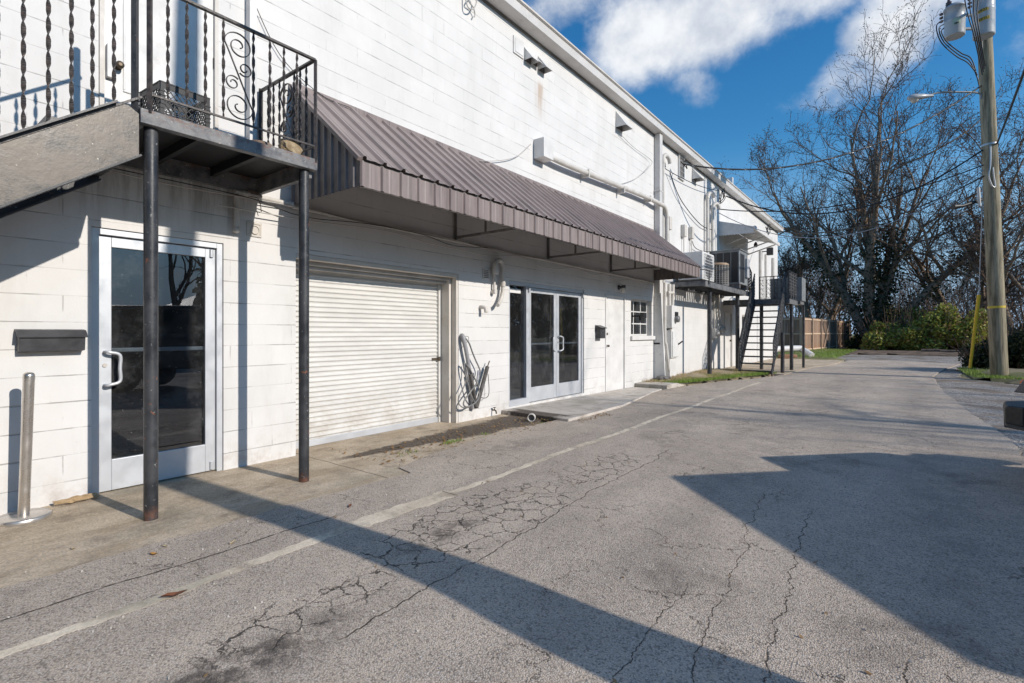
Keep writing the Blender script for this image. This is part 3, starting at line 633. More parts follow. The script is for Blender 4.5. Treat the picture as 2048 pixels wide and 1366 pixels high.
df = fr.build('door_frame', M_ALU, bld, bevel=.003)
MB().box(-.088, -.08, 6.612, 7.068, .192, 2.083).build('sidelight', M_GLASS, df)
MB().box(-.078, -.077, 6.66, 6.98, 1.96, 2.03).build('paper_notice', mat('paper', (.75, .74, .72), .8), df)
MB().box(-.125, -.09, 7.03, 7.068, .19, 2.08).build('dark_mullion', M_DARK, df)
ym = 8.06
for (a, c, h, hy, lab) in ((7.158, ym-.003, -.085, None, 'left leaf of the double glass door'), (ym+.003, 8.962, .085, ym+.045, 'right leaf of the double glass door with pull handle')):
    d = glass_door(a, c, .10, 2.075, -.045, h, lab, push=1.0, hy=hy)
    if hy is None:
        MB().tube(pull(ym-.045, .96, 1.23, -.09, -.085), .012, 8).build('inner_handle', M_ALU, d)
for (y_, z_) in ((7.13, 2.04), (8.985, 2.04)): MB().box(-.02, .012, y_-.018, y_+.018, z_-.045, z_+.045).build('pivot_hinge', M_ALU, df, bevel=.004)
MB().box(-3.6, -2.9, 7.3, 8.3, .1, .85).build('stacked_crate', M_FOAM, bld, bevel=.02)
MB().box(-2.6, -2.5, 9.0, 10.2, .1, 2.7).build('room_partition', mat('partition_red', (.22, .07, .05), .8), bld)
# plain white door
d3 = MB().box(-.055, -.018, 9.965, 10.865, .012, 2.09).build('door', M_WHITE, bld, bevel=.003, label='plain white flush door right of the small black mailbox')
frame(9.925, 10.905, .0, 2.127, -.06, .012, .04, 0).build('door_frame', M_WHITE, bld, bevel=.003)
for z_ in (1.01, 1.27): MB().lathe((0, 0, 0), [(.03, 0), (.03, .008), (.012, .012), (.012, .03), (.026, .042), (.026, .058), (.015, .066)] if z_ < 1.2 else [(.026, 0), (.026, .02), (.018, .024)], 14, Matrix.Translation((-.018, 10.03, z_)) @ Matrix.Rotation(R(90), 4, 'Y')).build('knob' if z_ < 1.2 else 'deadbolt', M_BRASS, d3)
for z_ in (.35, 1.05, 1.75): MB().cyl((-.012, 10.868, z_-.05), (-.012, 10.868, z_+.05), .008, 8).build('hinge', M_WHITE, d3)
# window with nine panes
wf = MB(); wy0, wy1, wz0, wz1 = 11.235, 12.465, 1.222, 2.098; X = -.12
wf.box(X-.04, X, wy0, wy0+.04, wz0, wz1); wf.box(X-.04, X, wy1-.04, wy1, wz0, wz1); wf.box(X-.04, X, wy0+.04, wy1-.04, wz1-.04, wz1); wf.box(X-.04, X, wy0+.04, wy1-.04, wz0, wz0+.04)
for k in (1, 2): yy = wy0+k*(wy1-wy0)/3; wf.box(X-.03, X-.002, yy-.016, yy+.016, wz0+.04, wz1-.04)
for k in (1, 2):
    zz = wz0+k*(wz1-wz0)/3
    for q in range(3): a = wy0+q*(wy1-wy0)/3+(.04 if q == 0 else .016); c = wy0+(q+1)*(wy1-wy0)/3-(.04 if q == 2 else .016); wf.box(X-.029, X-.003, a, c, zz-.014, zz+.014)
win = wf.build('window', M_WHITE, bld, label='small white window of nine panes beside the downspout')
MB().box(X-.022, X-.018, wy0+.04, wy1-.04, wz0+.04, wz1-.04).build('pane', M_GLASS2, win)
MB().add([(-.7, 11.0, 1), (-.7, 12.7, 1), (-.7, 12.7, 2.3), (-.7, 11.0, 2.3)], [(0, 1, 2, 3)]).build('curtain', mat('curtain', (.75, .77, .74), .9), win)
MB().box(-.005, .055, 11.19, 12.60, 1.12, 1.215).build('sill', M_WHITE, bld, bevel=.006)
# upstairs door onto the landing
ud = MB().box(-.05, -.02, 1.27, 2.095, 2.815, 4.9).build('upper_door', M_WHITE, bld, bevel=.003, label='white panel door opening onto the black landing')
pn = MB()
for (y0, y1, z0, z1) in ((1.40, 1.965, 3.28, 4.75), (1.40, 1.965, 2.9, 3.2)):
    for q in ((y0, y1, z0, z0+.016), (y0, y1, z1-.016, z1), (y0, y0+.016, z0+.016, z1-.016), (y1-.016, y1, z0+.016, z1-.016)): pn.box(-.021, -.010, *q)
pn.build('panel_moulding', M_WHITE, ud, bevel=.004)
frame(1.238, 2.127, 2.80, 4.947, -.055, .012, .032, 0).build('door_frame', M_CREAM, bld, bevel=.003)
MB().box(-.019, .02, 1.285, 1.335, 3.35, 3.62).build('lock_guard', M_WHITE, ud, bevel=.006)
MB().lathe((0, 0, 0), [(.028, 0), (.028, .01), (.012, .014), (.012, .035), (.030, .05), (.028, .068), (.012, .074)], 14, Matrix.Translation((-.02, 1.365, 3.47)) @ Matrix.Rotation(R(90), 4, 'Y')).build('knob', M_BRASS, ud)
for z_ in (3.15, 3.8): MB().cyl((-.012, 2.098, z_-.05), (-.012, 2.098, z_+.05), .009, 8).build('hinge', M_BRASS, ud)
# far doors and windows in the second section
for (y0, y1, lab) in ((19.1, 20.15, 'white flush door under the far platform'), (24.2, 25.1, 'white door near the far end of the building')):
    d = MB().box(-.09, -.05, y0+.05, y1-.05, .012, 2.0).build('door', M_WHITE, bld, bevel=.003, label=lab)
    frame(y0+.003, y1-.003, .0, 2.047, -.095, .015, .045, 0).build('door_frame', M_WHITE, bld)
    MB().lathe((0, 0, 0), [(.03, 0), (.03, .03), (.03, .06)], 10, Matrix.Translation((-.05, y1-.14, 1.0)) @ Matrix.Rotation(R(90), 4, 'Y')).build('knob', M_BRASS, d)
for (y0, y1, z0, z1) in ((21.6, 22.4, .9, 2.0), (20.9, 21.3, 3.9, 4.35)):
    f = frame(y0+.003, y1-.003, z0+.003, z1-.003, -.09, -.04, .05).build('window', M_CREAM, bld)
    MB().box(-.075, -.07, y0+.05, y1-.05, z0+.05, z1-.05).build('pane', M_GLASS2, f)
    MB().box(-.6, -.55, y0, y1, z0, z1).build('curtain', mat('curtain'), f)

# doorstep slab before the double door, and the kerb piece by the window
slab = MB(); top = [(0.003, 6.36, .070), (1.24, 6.36, .052), (1.22, 8.2, .050), (1.0, 9.5, .036), (.80, 10.6, .022), (.72, 11.3, .02), (.003, 11.3, .02)]
slab.add(top+[(x, y, -.03) for x, y, z in top], [tuple(range(7))]+[(i, 7+i, 7+(i+1) % 7, (i+1) % 7) for i in range(7)])
slab.build('doorstep_slab', M_SLAB, bevel=.012, label='low concrete doorstep slab in front of the double glass door', cat='doorstep')
MB().box(.003, .80, 11.42, 12.1, -.03, .10).box(.35, .80, 12.1, 13.0, -.03, .085).build('kerb_block', M_SLAB, bevel=.015, label='short concrete kerb block below the nine pane window', cat='kerb')

# ---------------------------------------------------------------- brown awning over the doors
AY0, AY1, AX, AZT, AZF, AZB = 2.85, 12.6, 1.16, 3.87, 2.865, 2.63
aw = thing('awning', (0, AY0, AZB), 'long brown ribbed metal awning above the roller door and double door', 'awning')
def ribbed(p0, p1, along, L, pitch, h, wd, nrm, start=0.0):      # sheet from p0 to p1 swept along, ribs run p0 -> p1
    p0, p1, al, nn = Vector(p0), Vector(p1), Vector(along), Vector(nrm); prof = []; s = start
    prof.append((0, 0))
    while s < L-.001:
        for ds, hh in ((0, 0), (wd*.28, h), (wd*.72, h), (wd, 0)):
            if 0 < s+ds < L: prof.append((s+ds, hh))
        mid = s+pitch*.5+wd*.5
        for ds, hh in ((-.03, 0), (-.022, h*.16), (.022, h*.16), (.03, 0)):
            if mid+ds < L: prof.append((mid+ds, hh))
        s += pitch
    prof.append((L, 0)); b = MB()
    vs = [q+al*s_+nn*h_ for s_, h_ in prof for q in (p0, p1)]
    return b.add(vs, [(2*i, 2*i+1, 2*i+3, 2*i+2) for i in range(len(prof)-1)])
sl = Vector((AX+.02, 0, AZF-AZT)); nrm = Vector((-sl.z, 0, sl.x)).normalized()
L = AY1-AY0
ribbed((.01, AY0, AZT), (AX+.03, AY0, AZF+.012), (0, 1, 0), L, .2286, .028, .055, nrm).build('roof_sheet', M_AWN, aw)
ribbed((AX+.004, AY0, AZF-.006), (AX+.004, AY0, AZB), (0, 1, 0), L, .2286, .020, .040, (1, 0, 0)).build('fascia', M_AWN, aw)
MB().box(AX-.03, AX+.0, AY0+.01, AY1-.01, AZB-.004, AZB+.03).box(AX-.028, AX+.001, AY0+.01, AY1-.01, AZF-.05, AZF+.012).build('fascia_rail', M_AWN2, aw)
for y_, sg, lab in ((AY0-.001, -1, None), (AY1+.001, 1, None)):
    b = MB(); s = 0.02; prof = [(0.005, 0)]
    while s < AX:
        prof += [(s, 0), (s+.012, .018), (s+.030, .018), (s+.042, 0)]; s += .115
    prof = [q for q in prof if q[0] < AX]+[(AX, 0)]
    zt = lambda x: AZT+(AZF-AZT)*x/AX-.012
    vs = [q for x, h in prof for q in ((x, y_+sg*h, AZB), (x, y_+sg*h, zt(x)))]
    b.add(vs, [(2*i, 2*i+1, 2*i+3, 2*i+2) for i in range(len(prof)-1)]); b.build('end_panel', M_AWN2, aw)
    MB().bar((.0, y_+sg*.012, AZT+.005), (AX+.02, y_+sg*.012, AZF+.003), .05, .035).build('edge_trim', M_AWN, aw)
MB().box(.004, .02, AY0+.01, AY1, AZT-.03, AZT+.05).build('wall_flashing', M_AWN, aw)
M_STRUT = varied('strut_paint', (.13, .12, .115), (.20, .185, .175), .5, 0, 7)
for y_ in (5.29, 7.68, 10.15):
    MB().bar((.025, y_, 2.62), (.025, y_, 3.80), .035, .035).bar((.04, y_, 2.645), (AX-.03, y_, 2.645), .035, .035).bar((.58, y_, 2.66), (.58, y_, 3.33), .03, .03).bar((.03, y_, 3.80), (AX-.04, y_, 2.83), .03, .03).build('bracket', M_STRUT, aw)
MB().bar((.06, AY0+.03, 3.3), (.06, AY1-.03, 3.3), .04, .04).bar((.6, AY0+.03, 3.31), (.6, AY1-.03, 3.31), .04, .04).build('purlin', M_STRUT, aw)

# ---------------------------------------------------------------- wrought iron stair and landing at the left
LX, LY0, LY1, LZ = .985, 1.246, 2.505, 2.815
st = thing('metal_staircase', (LX, 1.3, 0), 'black iron landing on two posts with stair going down to the left', 'staircase')
for q in (P(300, 1038, .908), P(611, 963, .95)):
    MB().cyl((.925, q.y, .0), (.925, q.y, LZ-.085), .043, 24).build('post', M_BLACK, st)
b = MB(); b.box(LX-.045, LX+.02, LY0-.03, LY1+.02, LZ-.10, LZ); b.box(.0, LX-.045, LY0-.028, LY0+.03, LZ-.082, LZ-.002); b.box(.0, LX-.045, LY1-.04, LY1+.006, LZ-.16, LZ-.002); b.box(.003, .05, LY0+.03, LY1-.04, LZ-.16, LZ-.01)
lf = b.build('landing_frame', M_BEAM, st, bevel=.004)
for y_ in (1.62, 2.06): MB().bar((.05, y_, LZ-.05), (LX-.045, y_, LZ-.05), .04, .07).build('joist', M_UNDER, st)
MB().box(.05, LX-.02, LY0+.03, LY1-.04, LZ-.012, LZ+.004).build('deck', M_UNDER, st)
SL = (2.30-2.80)/(.547-1.246)
SLO = .74
for xx, mt in ((LX, M_PLATE), (.10, M_BLACK)):
    b = MB(); y1 = LY0-.035; pts = []
    zt = LZ+.015
    a, c = (xx-.012, xx+.012)
    prof = [(y1, zt-.34), (y1, zt-.06), (y1-.06, zt-.02), (y1-.13, zt-.03)]
    yb = y1-.13-(zt-.03)/SLO
    prof += [(yb, .0), (yb+.40, .0)]
    b.prism([(a, p, q) for p, q in prof], (c-a, 0, 0)); s1 = b.build('stringer', mt, st, bevel=.002)
    n_ = Vector((0, -1, -SLO)).normalized(); up = Vector((0, -SLO, 1)).normalized()
    p0 = Vector((xx+.02, y1-.13, zt-.03)); p1 = Vector((xx+.02, yb, .01))
    MB().bar(p0, p1, .075, .012, (0, -SLO, 1)).bar(Vector((xx+.02, y1, zt-.345)), Vector((xx+.02, yb+.40, .0)), .075, .012, (0, -SLO, 1)).build('flange', M_BLACK, s1)
for k in range(1, 14):
    z_ = LZ-.2*k; y_ = LY0-.10-.2*k/SLO
    MB().box(.115, LX-.015, y_-.13, y_+.13, z_-.035, z_).build('tread', M_BLACK, st)
MB().box(.115, LX-.014, LY0-.12, LY0-.028, LZ-.3, LZ-.06).build('riser_plate', M_BLACK, st)
# landing railing
RT, RB = 3.68, 2.925
rl = MB().bar((LX+.01, LY0+.02, RT), (LX+.01, LY1, RT), .03, .018).build('front_railing', M_RAIL, st)
MB().bar((LX+.01, LY0+.02, RB), (LX+.01, LY1, RB), .014, .014).build('bottom_rail', M_RAIL, rl)
MB().bar((LX+.012, LY0+.025, LZ-.02), (LX+.012, LY0+.025, RT+.02), .026, .026).build('newel', M_RAIL, rl); MB().bar((LX+.012, LY1+.005, LZ-.03), (LX+.012, LY1+.005, RT), .024, .024).build('newel', M_RAIL, rl)
MB().bar((LX-.02, LY0-.05, LZ-.1), (LX-.02, LY0-.05, RT+.3), .032, .032).build('newel', M_BLACK, st)
for px in (336, 374, 411, 447, 507, 540, 568, 594):
    y_ = P(px, 300, LX+.01).y; MB().twist((LX+.01, y_, RB), (LX+.01, y_, RT-.008)).build('baluster', M_RAIL, rl)
def scroll(cy, cz, r0, turns, a0, sgn, f=lambda y, z: (LX+.01, y, z), r1=.012, n=40, wd=.012):
    pts = []
    for i in range(n+1):
        t = i/n; a = a0+sgn*t*turns*2*math.pi; r = r0*(1-t)**.8+r1*t; pts.append(f(cy+r*math.cos(a), cz+r*math.sin(a)))
    return pts
def ribbon(mb, pts, w=.014, t=.005, side=(1, 0, 0)):
    pts = [Vector(q) for q in pts]; s = Vector(side); vs = []
    for i, q in enumerate(pts):
        d = (pts[min(i+1, len(pts)-1)]-pts[max(i-1, 0)]).normalized(); n_ = d.cross(s).normalized()
        vs += [q+s*w/2+n_*t/2, q-s*w/2+n_*t/2, q-s*w/2-n_*t/2, q+s*w/2-n_*t/2]
    k = len(pts); mb.add(vs, [(0, 1, 2, 3), tuple(4*(k-1)+j for j in (3, 2, 1, 0))]+[(4*i+j, 4*i+4+j, 4*i+4+(j+1) % 4, 4*i+(j+1) % 4) for i in range(k-1) for j in range(4)])
def scrollpanel(f, ya, yb, flip=1):
    b = MB(); w_ = abs(yb-ya); mid = (ya+yb)/2; zt, zb = RT-.06, RB+.02; H = zt-zb; r = w_*.48
    ff = lambda y, z: f(mid+(y-mid)*flip, z)
    side = (Vector(f(1, 0))-Vector(f(0, 0))).cross(Vector((0, 0, 1))).normalized()
    pts = scroll(mid, zt-r, r, 1.6, math.pi*.95, -1, ff)[::-1]                     # big top volute
    pts2 = scroll(mid, zb+r, r, 1.6, -.05*math.pi, -1, ff)
    diag = [ff(mid-r*.98, zt-r*1.0), ff(mid-r*.7, zt-r*1.55), ff(mid+r*.0, zt-H*.5), ff(mid+r*.7, zb+r*1.55), ff(mid+r*.98, zb+r)]
    ribbon(b, pts+bez(diag, 8)[1:-1]+pts2, .014, .006, side)
    for (cy, cz, rr, a0, sg) in ((mid+r*.42, zt-H*.40, r*.52, math.pi*1.25, 1), (mid-r*.42, zb+H*.40, r*.52, math.pi*.25, 1)):
        ribbon(b, scroll(cy, cz, rr, 1.35, a0, sg, ff), .014, .006, side)
    return b
fy = lambda y, z: (LX+.01, y, z)
scrollpanel(fy, P(447, 300, LX+.01).y, P(507, 300, LX+.01).y).build('scroll', M_RAIL, rl)
sr = MB().bar((LX, LY1, RT), (.03, LY1, RT), .03, .018, (0, 0, 1)).build('side_railing', M_RAIL, st)
MB().bar((LX, LY1, RB), (.03, LY1, RB), .014, .014).build('bottom_rail', M_RAIL, sr)
MB().bar((.045, LY1+.0, LZ-.1), (.045, LY1, RT+.02), .03, .03).build('newel', M_RAIL, sr)
fx = lambda x, z: (x, LY1, z)
for x_ in (.86, .76, .66, .40, .29, .19):
    MB().twist((x_, LY1, RB), (x_, LY1, RT-.008)).build('baluster', M_RAIL, sr)
scrollpanel(fx, .41, .65).build('scroll', M_RAIL, sr)
# stair handrail going down
hr = MB(); top = lambda y: RT+.0+(y-LY0)*SLO; bot = lambda y: LZ+.075+(y-LY0)*SLO
yb = LY0-3.0
hr.bar((LX+.01, LY0-.02, top(LY0)+.10), (LX+.01, yb, top(yb)+.10), .03, .018); hr = hr.build('stair_railing', M_RAIL, st); MB().bar((LX+.01, LY0-.02, bot(LY0)), (LX+.01, yb, bot(yb)), .016, .014).build('bottom_rail', M_RAIL, hr)
for px in (228, 185, 143, 97, 47, -5, -62, -130, -210): 
    y_ = P(px, 100, LX+.01).y; MB().twist((LX+.01, y_, bot(y_)), (LX+.01, y_, top(y_)+.09)).build('baluster', M_RAIL, hr)
for k in range(1, 9):
    y_ = P(-210, 100, LX+.01).y-.2*k
    if y_ > yb: MB().twist((LX+.01, y_, bot(y_)), (LX+.01, y_, top(y_)+.09)).build('baluster', M_RAIL, hr)


# milk crate on the landing
def crate(cx, cy, z0, s, h, rz):
    th = thing('milk_crate', (cx, cy, z0), 'black lattice milk crate standing on the landing by the upper door', 'crate')
    M = Matrix.Translation((cx, cy, z0)) @ Matrix.Rotation(rz, 4, 'Z'); b = MB(); a = s/2
    for k in range(4):
        Mk = M @ Matrix.Rotation(k*math.pi/2, 4, 'Z')
        b.box(-a, a, a-.008, a, h-.045, h, Mk); b.box(-a, a, a-.012, a+.004, h-.006, h+.002, Mk)
        for q in range(5): b.box(-a, a, a-.007, a, .004+q*.016, .010+q*.016, Mk)
        for q in range(12): x = -a+s*(q+.5)/12; b.box(x-.002, x+.002, a-.009, a-.001, .0, .08, Mk)
        b.box(-a, -a+.028, a-.006, a+.002, 0, h, Mk); b.box(a-.028, a, a-.006, a+.002, 0, h, Mk)
        for q in range(5): b.box(-a-.002, -a+.034, a-.004, a+.006, .09+q*.03, .098+q*.03, Mk); b.box(a-.034, a+.002, a-.004, a+.006, .09+q*.03, .098+q*.03, Mk)
        z0_, z1_ = .08, h-.045; H = z1_-z0_; span = s-.06
        for q in range(-3, 8):
            for sg in (1, -1):
                x0_ = -span/2+q*span/7; x1_ = x0_+H*.85; xa, xb = max(x0_, -span/2), min(x1_, span/2)
                if xb-xa < .01: continue
                za, zb = z0_+(xa-x0_)/.85, z0_+(xb-x0_)/.85
                b.bar(Mk @ Vector((sg*xa, a-.004, za)), Mk @ Vector((sg*xb, a-.004, zb)), .006, .005)
    b.build('side_walls', M_DARK, th)
    f = MB()
    for q in range(9): t = -a+s*(q+.5)/9; f.box(t-.003, t+.003, -a, a, .0, .006, M); f.box(-a, a, t-.003, t+.003, .006, .010, M)
    f.build('base', M_DARK, th)
q = P(372, 246, .72); crate(.68, q.y-.06, LZ+.006, .34, .28, R(4))
def rock(name, c, sx, sy, sz, seed, mt, label, cat='rock', rz=0, cuts=3):
    bm = bmesh.new(); bmesh.ops.create_cube(bm, size=1); bmesh.ops.subdivide_edges(bm, edges=bm.edges[:], cuts=cuts, use_grid_fill=True); rg = random.Random(seed)
    for v in bm.verts:
        q = v.co; k = 1-.20*(abs(q.x*q.y)+abs(q.y*q.z)+abs(q.x*q.z))*2; v.co = Vector((q.x*sx, q.y*sy, q.z*sz))*k*(1+rg.uniform(-.07, .07))
    Mx = Matrix.Rotation(rz, 4, 'Z'); vs = [Mx @ v.co for v in bm.verts]; mz = min(v.z for v in vs); b = MB()
    b.add([v-Vector((0, 0, mz))+Vector(c) for v in vs], [tuple(v.index for v in f.verts) for f in bm.faces]); bm.free()
    return b.build(name, mt, label=label, cat=cat)
M_SAND = varied('sandstone', (.30, .22, .13), (.47, .37, .24), .9, 0, 12, 7, bs=.9, grime=((.14, .11, .08), .7))
M_BRICK = varied('dusty_brick', (.15, .105, .075), (.24, .18, .14), .9, 0, 9, bs=.6)
q = P(580, 294, .93); rock('rock', (.93, q.y, LZ+.001), .11, .20, .11, 4, M_SAND, 'pale sandstone lump on the outer edge of the landing', rz=.25)
q = P(522, 290, .70); rock('brick', (.66, q.y+.02, LZ+.004), .20, .24, .13, 9, M_BRICK, 'brown brick chunk lying on the landing behind the sandstone', 'brick', .2, 2)

# ---------------------------------------------------------------- fixtures on and by the wall
def hood(px, py, s, h, d, label, zadj=0, n='vent_hood'):
    q = P(px, py); y, z = q.y, q.z+zadj
    t = thing(n, (0, y, z), label, 'vent')
    MB().prism([(.002, y-s/2, z+h/2), (.002, y-s/2, z-h/2), (d, y-s/2, z-h/2)], (0, .006, 0)).prism([(.002, y+s/2-.006, z+h/2), (.002, y+s/2-.006, z-h/2), (d, y+s/2-.006, z-h/2)], (0, .006, 0)).prism([(.002, y-s/2+.006, z+h/2), (d, y-s/2+.006, z-h/2), (d-.008, y-s/2+.006, z-h/2), (.002, y-s/2+.006, z+h/2-.012)], (0, s-.012, 0)).build('cowl', M_WHITE, t)
    MB().box(.001, .008, y-s/2+.006, y+s/2-.006, z-h/2, z+h/2-.02).build('vent_opening', M_STRUT, t)
for i, (px, py, s, h, d, lab) in enumerate([(1055, 112, .20, .22, .17, 'small white vent hood next to the square cover plate, first of three'), (1068, 121, .17, .16, .15, 'small white vent hood with rust stain below, middle of three'), (1082, 130, .20, .24, .18, 'small white vent hood, right end of the row of three'),
        (1238, 243, .34, .36, .26, 'large white vent hood alone under the eave left of the downspout'), (1388, 350, .40, .34, .28, 'white vent hood on the smooth wall right of the louvre')]):
    hood(px, py, s, h, d, lab)
q = P(1036, 95); MB().box(.002, .02, q.y-.14, q.y+.14, q.z-.14, q.z+.14).box(.02, .028, q.y-.11, q.y+.11, q.z-.11, q.z+.11).build('cover_plate', M_WHITE, bevel=.003, label='square white cover plate under the eave left of three vent hoods', cat='cover plate')
# rust streak under the middle hood is wear on the wall itself
q = P(1361, 335); t = thing('louvre_vent', (0, q.y, q.z), 'dark slatted louvre vent high on the smooth wall', 'vent')
frame(q.y-.22, q.y+.22, q.z-.35, q.z+.35, .002, .05, .03).build('frame', M_WHITE, t)
b = MB(); [b.bar((.03, q.y-.19, q.z-.28+k*.14), (.03, q.y+.19, q.z-.28+k*.14), .05, .008, (-.6, 0, 1)) for k in range(5)]; b.build('slats', M_WHITE, t)
MB().box(.003, .008, q.y-.19, q.y+.19, q.z-.32, q.z+.32).build('mesh', M_STRUT, t)

# mailboxes
q0, q1 = P(28, 658), P(168, 658); t = thing('mailbox', (0, (q0.y+q1.y)/2, 1.16), 'wide flat dark grey mailbox on the wall above the steel bollard', 'mailbox')
y0, y1 = q0.y, q1.y
MB().prism([(.003, y0+.012, 1.155), (.085, y0+.012, 1.165), (.10, y0+.012, 1.275), (.003, y0+.012, 1.30)], (0, y1-y0-.024, 0)).build('box', M_BLKM, t, bevel=.004)
MB().prism([(.003, y0, 1.325), (.06, y0, 1.318), (.115, y0, 1.272), (.112, y0, 1.262), (.055, y0, 1.305), (.003, y0, 1.312)], (0, y1-y0, 0)).build('lid', M_BLKM, t, bevel=.002)
q0, q1 = P(1188, 655), P(1203, 655); yc = (q0.y+q1.y)/2; t = thing('mailbox', (0, yc, 1.2), 'small black upright mailbox with sloped lid beside the plain white door', 'mailbox')
MB().box(.003, .12, yc-.11, yc+.11, 1.18, 1.40).build('box', M_BLKM, t, bevel=.006)
MB().prism([(.002, yc-.125, 1.455), (.15, yc-.125, 1.40), (.15, yc-.125, 1.385), (.002, yc-.125, 1.40)], (0, .25, 0)).build('lid', M_BLKM, t, bevel=.003)
MB().cyl((.12, yc, 1.33), (.126, yc, 1.33), .012, 10).build('lock', M_STEEL, t)

# bollard
t = thing('bollard', (.21, .80, 0), 'brushed stainless steel bollard leaning on its round base plate', 'bollard')
bc = Vector((.215, .765, .0)); q = bc
MB().lathe(bc, [(.150, .005), (.150, .024), (.143, .033), (.05, .034)], 48).build('base_plate', M_STEEL, t)
M = Matrix.Translation(bc+Vector((0, 0, .03))) @ Matrix.Rotation(R(3.6), 4, (.3, -1, 0)).inverted()
b = MB(); b.lathe((0, 0, 0), [(.0315, 0), (.0315, .945)], 32, M); b.build('post', M_STEEL, t)
b = MB(); b.lathe((0, 0, 0), [(.0325, .945), (.0325, .972), (.030, .985), (.022, .993), (.01, .997)], 32, M); b.build('cap', M_STEEL, t)
# crumpled sheet at the foot of the wall
q = G(140, 1000, .01); bm = bmesh.new(); bmesh.ops.create_grid(bm, x_segments=12, y_segments=5, size=1); rg = random.Random(8)
vs = []
for v in bm.verts:
    x, y = v.co.x, v.co.y; k = 1-.35*abs(x)**3
    vs.append((.045+.065*(1+y)/2*k+rg.uniform(-.006, .006), q.y+.02+x*.13+rg.uniform(-.008, .008), .012+.030*max(0, 1-y*y)*k+rg.uniform(0, .014)))
b = MB(); b.add(vs, [tuple(v.index for v in f.verts) for f in bm.faces]); bm.free()
o = b.build('crumpled_paper', varied('kraft_paper', (.34, .23, .12), (.46, .33, .19), .85, 0, 30, bs=.5), label='crumpled brown paper lying at the wall foot beside the bollard', cat='litter'); o.modifiers.new('solid', 'SOLIDIFY').thickness = .004

# square vent with round opening
q = P(508, 459); t = thing('dryer_vent', (0, q.y, q.z), 'cream square vent with round hole right of the first glass door', 'vent'); s = .072
MB().box(.002, .012, q.y-s, q.y+s, q.z-s, q.z+s).prism([(.012, q.y-s*.8, q.z+s*.75), (.020, q.y-s*.8, q.z+s*.75), (.020, q.y-s*.8, q.z+s*.68), (.012, q.y-s*.8, q.z+s*.68)], (0, s*1.6, 0)).box(.012, .018, q.y+s*.72, q.y+s*.78, q.z-s*.75, q.z+s*.68).build('plate', M_CREAM, t, bevel=.002)
MB().lathe((0, 0, 0), [(.042, 0), (.042, .012), (.037, .012), (.037, .004)], 24, Matrix.Translation((.012, q.y, q.z-.006)) @ Matrix.Rotation(R(90), 4, 'Y')).build('ring', M_CREAM, t)
MB().cyl((.0125, q.y, q.z-.006), (.015, q.y, q.z-.006), .037, 24).build('screen', M_STRUT, t)
# round-cornered louvre by the candy-cane pipe
q = P(971, 548); t = thing('wall_vent', (0, q.y, q.z), 'small white square slotted vent on the wall left of the bent pipes', 'vent')
frame(q.y-.075, q.y+.075, q.z-.075, q.z+.075, .002, .022, .016).build('frame', M_WHITE, t, bevel=.003)
b = MB(); [b.bar((.012, q.y-.06, q.z-.04+k*.027), (.012, q.y+.06, q.z-.04+k*.027), .02, .005, (-.6, 0, 1)) for k in range(4)]; b.build('slats', M_WHITE, t)
MB().box(.002, .006, q.y-.06, q.y+.06, q.z-.06, q.z+.06).build('back', M_STRUT, t)

def pipe(name, pts, r, mt, label, cat='pipe', n=12, sm_=True, extra=None, group=None):
    b = MB(); b.tube(bez(pts, 6) if sm_ else pts, r, n)
    for e_ in extra or []: b.cyl(*e_)
    return b.build(name, mt, label=label, cat=cat, group=group)
# white pipe along the wall under the awning
a = P(470, 385)
zc = 2.635
t = thing('drain_pipe', (.06, a.y, zc), 'white pipe with a capped drop left of the square round hole vent', 'pipe')
y_ = P(468, 385).y
MB().cyl((.05, y_, 2.62), (.05, y_, 2.28), .024, 14).build('drop', M_PVC, t)
MB().lathe((.05, y_, 2.245), [(.012, 0), (.026, .008), (.029, .02), (.029, .055), (.024, .06)], 16).build('cap', M_PVC, t)
MB().cyl((.05, y_-.02, zc), (.05, P(578, 410).y, zc-.012), .024, 14).cyl((.05, y_+.05, zc), (.05, y_+.12, zc), .029, 14).cyl((.05, P(572, 410).y, zc-.012), (.05, P(580, 410).y, zc-.012), .029, 14).build('run', M_PVC, t)
yA, yB = P(580, 410).y, 12.55
b = MB(); b.tube([(.05, yA, 2.60), (.05, (yA+yB)/2, 2.575), (.05, yB, 2.555)], .016, 10)
for k in range(8): yy = yA+.4+k*1.25; b.cyl((.05, yy, 2.60-.045*(yy-yA)/(yB-yA)), (.05, yy+.05, 2.60-.045*(yy-yA)/(yB-yA)), .021, 10)
b.build('conduit', M_PVC, label='long thin painted conduit along the wall below the brown awning', cat='conduit')
rg = random.Random(11)
for k, (mt, lab, y0_, y1_, z0_, dz) in enumerate([(M_CABLEW, 'upper of two loose pale cables sagging under the awning conduit', 1.0, 12.5, 2.62, .05), (M_CABLEW, 'lower of two loose pale cables sagging under the awning conduit', 2.1, 12.6, 2.56, .09), (M_CABLE, 'thin black cable on the wall beneath the landing and awning', .3, 6.3, 2.62, .10)]):
    pts = []; y = y0_
    while y < y1_:
        pts.append((.075+.012*k, y, z0_-.03*(y-y0_)/(y1_-y0_)-dz*rg.random())); y += rg.uniform(.4, .9)
    MB().tube(bez(pts, 4), .006 if k < 2 else .005, 6).build('cable', mt, label=lab, cat='cable')
